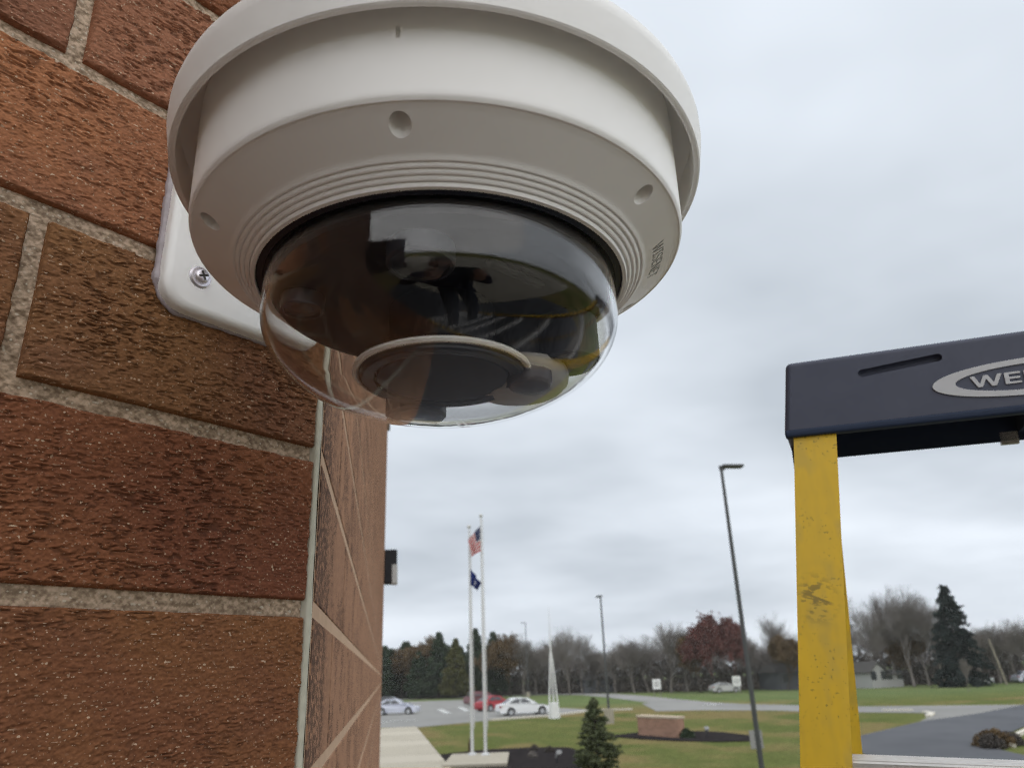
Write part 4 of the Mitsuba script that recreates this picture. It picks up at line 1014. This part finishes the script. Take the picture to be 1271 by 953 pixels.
def car(x, y, ang, mat, label, L=4.65, W=1.80, Hh=1.44, suv=False):
    k = thing('parked_car', label, 'car', 'cars in the parking lot')
    F_ = frame(V(x, y, .012), V(math.cos(ang), math.sin(ang), 0), V(-math.sin(ang), math.cos(ang), 0), V(0, 0, 1))
    bel = .90 if not suv else 1.0
    side = [(-L / 2, .42), (-L / 2 + .02, .62), (-L / 2 + .06, bel - .02), (-L / 2 + .55, bel + .06), (-L * .28, bel + .08), (L * .17, bel + .04), (L * .40, bel - .14), (L / 2 - .08, .66), (L / 2, .50), (L / 2 - .02, .26), (L / 2 - .15, .20), (-L / 2 + .15, .22)]
    wx = (L * .30, -L * .285); R_ = .335
    pg = Polygon(side).buffer(.04).buffer(-.04)
    for q in wx: pg = pg.difference(Point(q, R_ - .01).buffer(R_ + .055, 16))
    rings = []
    parts_ = []
    for w, ins in ((W / 2 - .10, 0), (W / 2, -.045)):
        pass
    e = extrude(pg, W); vv = e.vertices.copy()
    yy = vv[:, 2] - W / 2; zf = np.clip((vv[:, 1] - .55) / .45, 0, 1); xf_ = np.abs(vv[:, 0]) / (L / 2)
    yy = yy * (1 - .05 * zf) * (1 - .14 * np.clip((xf_ - .72) / .28, 0, 1) ** 2)
    body = trimesh.Trimesh(np.c_[vv[:, 0], yy, vv[:, 1]], e.faces[:, ::-1], process=False)
    add('body', xf(body, F_), mat, k, smooth=30)
    # greenhouse
    zb, zt = bel + .045, Hh
    lo = [(-L * .40, .76), (L * .22, .76)]; hi = [(-L * .235, .57), (L * .045, .57)] if not suv else [(-L * .40, .60), (L * .04, .60)]
    P_ = [(lo[0][0], s * lo[0][1], zb) for s in (-1, 1)] + [(lo[1][0], s * lo[1][1], zb) for s in (-1, 1)] + [(hi[0][0], s * hi[0][1], zt - .03) for s in (-1, 1)] + [(hi[1][0], s * hi[1][1], zt - .03) for s in (-1, 1)]
    mid_ = (hi[0][0] + hi[1][0]) / 2
    P_ += [(mid_ - .35, s * .50, zt) for s in (-1, 1)] + [(mid_ + .35, s * .50, zt) for s in (-1, 1)]
    add('cabin', xf(trimesh.convex.convex_hull(np.array(P_)), F_), mat, k, smooth=30)

    def lerp_side(s, u, v, lift):                           # u along, v up on the cabin's flank
        a = V(lo[0][0] + (lo[1][0] - lo[0][0]) * u, s * .76, zb); b = V(hi[0][0] + (hi[1][0] - hi[0][0]) * u, s * .57, zt - .03)
        return a + (b - a) * v + V(0, s * lift, lift * .3)
    for s in (-1, 1):
        for (u0, u1, t0, t1) in ((.10, .47, .22, .47), (.51, .86, .51, .80)):
            q = [lerp_side(s, u0, .10, .012), lerp_side(s, u1, .10, .012), lerp_side(s, t1, .86, .012), lerp_side(s, t0, .86, .012)]
            q2 = [p - V(0, s * .03, 0) for p in q]
            add('side_window', xf(trimesh.convex.convex_hull(np.array(q + q2)), F_), 'm_carglass', k)
        for q in wx:
            wc = F_ @ frame(V(q, s * (W / 2 - .10), R_ - .012), V(1, 0, 0), V(0, 0, 1), V(0, s, 0))
            wk = add('wheel', xf(lathe([(.20, -.10), (.315, -.10), (R_, -.06), (R_, .06), (.315, .10), (.21, .10), (.20, -.10)], 24), wc), 'm_tyre', k, smooth=40)
            add('rim', xf(lathe([(0, .06), (.06, .085), (.10, .07), (.19, .085), (.215, .095), (.215, .02), (0, .02), (0, .06)], 20), wc), 'm_rim', wk, smooth=30)
        add('headlight', xf(rbox((L / 2 - .34, s * .74 - .13, .60), (L / 2 - .075, s * .74 + .10 * 1, .73), .03, 8), F_), 'm_headlamp', k, smooth=40)
        add('taillight', xf(rbox((-L / 2 + .01, s * .72 - .12, .68), (-L / 2 + .22, s * .72 + .11, .84), .03, 8), F_), 'm_taillamp', k, smooth=40)
    for nm_, xa, xb in (('windscreen', lo[1][0], hi[1][0]), ('rear_window', lo[0][0], hi[0][0])):
        sg_ = 1 if xa > 0 else -1; q = []
        for v_, hw in ((.10, .68), (.88, .55)):
            xx = xa + (xb - xa) * v_; zz_ = zb + (zt - .03 - zb) * v_
            for s in (-1, 1): q += [V(xx + sg_ * .016, s * hw, zz_ + .010), V(xx - sg_ * .03, s * hw, zz_ - .01)]
        add(nm_, xf(trimesh.convex.convex_hull(np.array(q)), F_), 'm_carglass', k)
    for s in (-1, 1): add('mirror', xf(rbox((L * .16, s * .93 - .08, .93), (L * .16 + .14, s * .93 + .08, 1.06), .03, 8), F_), mat, k, smooth=40)


car(-0.05, 73.3, .30, paint('m_paint_white', (0.68, 0.69, 0.69)), 'white sedan parked at the grass edge of the lot', L=4.85)
car(-2.95, 83.7, .70, paint('m_paint_red', (0.36, 0.012, 0.022)), 'bright red car parked behind the white sedan and the flagpoles', L=4.3, suv=False)
car(-4.9, 100.5, .5, paint('m_paint_maroon', (0.11, 0.014, 0.020)), 'dark maroon car behind the bright red one', L=4.7, Hh=1.60, suv=True)
car(-12.9, 83.6, -.05, paint('m_paint_silver', (0.50, 0.52, 0.60), .25), 'pale silver-blue sedan at the left end of the lot beside the brick wall', L=4.6)
car(-15.1, 93.5, -.1, paint('m_paint_dark', (0.03, 0.034, 0.04)), 'dark car behind the silver sedan at the left end of the lot', L=4.8, Hh=1.50)
car(27.9, 114.2, .15, paint('m_paint_pale', (0.40, 0.40, 0.39)), 'pale car parked by the far woods beside the right field sign', L=4.1, Hh=1.30)
car(60.5, 110.5, .1, 'm_paint_white', 'small white car far off beside the utility pole, left of two', L=4.5)
car(67.5, 109.8, .1, 'm_paint_silver', 'silver car far off at the right edge of the field', L=4.5)

# ------------------------------------------------------------------ the photographer, mirrored in the bubble
scene['m_jacket'] = princ((0.030, 0.026, 0.045), 0.8, 0.2); scene['m_trousers'] = princ((0.035, 0.04, 0.055), 0.85, 0.2); scene['m_skin'] = princ((0.42, 0.24, 0.17), 0.55, 0.4); scene['m_hair'] = princ((0.03, 0.02, 0.014), 0.6, 0.3)


def chain(bones, ln=.012, it=8):
    tot = None
    for a, ra, b, rb in bones:
        h = m3.Manifold.batch_hull([m3.Manifold.sphere(ra, 20).translate(tuple(a)), m3.Manifold.sphere(rb, 20).translate(tuple(b))])
        tot = h if tot is None else tot + h
    t = man(tot.refine_to_length(ln)); t.merge_vertices(); trimesh.smoothing.filter_taubin(t, iterations=it)
    return t


E0 = EYE
ph = lambda x, y, z: E0 + rt * x + up * y + fw * z          # the phone's own axes
per = thing('person', 'person in dark jacket on the ladder holding up a phone, mirrored in the bubble', 'person')
hl, hr = ph(-.030, -.035, -.020), ph(.135, -.035, -.020)
head = ph(.03, .02, -.36); neck = V(head[0] + .02, head[1] - .04, head[2] - .17)
shl, shr = neck + V(-.20, -.01, -.08), neck + V(.20, .01, -.08)
pel = neck + V(.13, .02, -.56); hipl, hipr = pel + V(-.09, 0, -.02), pel + V(.09, .03, -.02)
FT = lambda u, drop, y: (FL @ np.r_[u, AS * drop + y, -drop, 1])[:3]
ftl, ftr = FT(.02, .2500 + .305 * 5, -.03) + V(0, 0, .075), FT(.27, .2500 + .305 * 5, -.03) + V(0, 0, .075)
kl, kr = (hipl + ftl) / 2 + V(.01, .07, .02), (hipr + ftr) / 2 + V(.03, .06, .02)
ell, elr = (shl + hl) / 2 + V(-.12, -.02, -.17), (shr + hr) / 2 + V(.14, -.02, -.17)
fing = []
for hnd, sx in ((hl, -1), (hr, 1)):
    for i in range(4):
        b0 = hnd + rt * (sx * .012) + up * (.030 - .019 * i) - fw * .004; L_ = (.030, .034, .032, .025)[i]
        b1 = b0 - rt * sx * .006 + fw * (.012) ; b2 = b1 - rt * sx * L_ * .55 + fw * .006; b3 = b2 - rt * sx * L_ * .45 - fw * .002
        fing += [(b0, .0092, b1, .0088), (b1, .0088, b2, .0082), (b2, .0082, b3, .0072)]
    t0 = hnd - up * .03; t1 = t0 - rt * sx * .018 - fw * .012 + up * .012; t2 = t1 - rt * sx * .016 + up * .018
    fing += [(t0, .012, t1, .0105), (t1, .0105, t2, .009)]
skin = [(head + V(0, 0, .03), .082, head + V(.0, .02, -.045), .066), (head + V(0, -.02, .035), .088, head + V(0, .0, .02), .085), (neck, .052, head + V(0, -.015, -.05), .05),
        (head + V(0, .085, .0), .010, head + V(0, .100, -.022), .014), (head + V(-.078, -.005, .01), .016, head + V(-.078, -.005, -.02), .012), (head + V(.078, -.005, .01), .016, head + V(.078, -.005, -.02), .012),
        (hl - up * .01, .026, hl - up * .045 - fw * .02, .028), (hl - up * .045 - fw * .02, .028, hl + (ell - hl) * .4, .030), (hr - up * .01, .026, hr - up * .045 - fw * .02, .028), (hr - up * .045 - fw * .02, .028, hr + (elr - hr) * .4, .030)]
tors = [(neck + V(0, 0, -.06), .075, shl, .07), (neck + V(0, 0, -.06), .075, shr, .07), (neck + (0, 0, -.16), .125, pel + V(0, 0, .10), .13), (shl + V(.05, 0, -.10), .10, pel + V(-.04, 0, .1), .11), (shr + V(-.05, 0, -.10), .10, pel + V(.04, 0, .1), .11),
        (neck, .062, neck + V(0, 0, -.07), .075), (shl, .068, ell, .058), (ell, .056, hl + (ell - hl) * .16, .038), (shr, .068, elr, .058), (elr, .056, hr + (elr - hr) * .16, .038)]
legs = [(pel + V(0, 0, .06), .13, pel, .135), (pel, .13, hipl, .11), (pel, .13, hipr, .11), (hipl, .095, kl, .068), (kl, .066, ftl + V(0, 0, .06), .052), (hipr, .095, kr, .068), (kr, .066, ftr + V(0, 0, .06), .052)]
shoes = [(ftl + V(.0, -.05, -.035), .036, ftl + V(.02, .15, -.042), .032), (ftr + V(.0, -.05, -.035), .036, ftr + V(.03, .15, -.042), .032), (ftl, .042, ftl + V(0, 0, .05), .045), (ftr, .042, ftr + V(0, 0, .05), .045)]
two = lambda bl: cat_([chain(bl[:2] if len(bl) == 4 else bl)]) 
body_ = chain(skin + fing, .006, 6)
add('body', body_, 'm_skin', per, smooth=True); add('jacket', chain(tors, .014), 'm_jacket', per, smooth=True); add('trousers', chain(legs, .014), 'm_trousers', per, smooth=True)
for i, bl in enumerate(((shoes[0], shoes[2]), (shoes[1], shoes[3]))): add('shoe', chain(list(bl), .01), 'm_black', per, smooth=True)
add('hair', chain([(head + V(0, -.03, .062), .085, head + V(0, -.045, -.01), .082)], .012), 'm_hair', per, smooth=True)
for s in (-1, 1):
    ey = trimesh.creation.icosphere(2, .012); ey.apply_translation(head + V(s * .032, .075, .018)); add('eye', ey, 'm_black', per, smooth=True)
phn = thing('mobile_phone', 'dark mobile phone held sideways in both hands, mirrored in the bubble', 'phone')
Fp = frame(E0, rt, up, fw)
add('case', xf(rbox((-.018, -.056, -.0125), (.129, .016, -.0045), .0038, 12), Fp), 'm_black', phn, smooth=40)
add('camera_block', xf(rbox((-.014, -.020, -.0060), (.020, .013, -.0030), .0012, 10), Fp), 'm_lensring', phn, smooth=40)

# ------------------------------------------------------------------ air
scene['haze_air'] = {'type': 'homogeneous', 'albedo': rgb(0.95, 0.955, 0.96), 'sigma_t': 0.0003}
scene['haze'] = {'type': 'cube', 'to_world': T().translate([0, 0, 9.5]).scale([500, 500, 10.5]), 'bsdf': {'type': 'null'}, 'interior': {'type': 'ref', 'id': 'haze_air'}}
labels['haze'] = {'label': 'thin grey autumn haze in the air', 'category': 'haze', 'kind': 'stuff'}
scene['camera']['medium'] = {'type': 'ref', 'id': 'haze_air'}
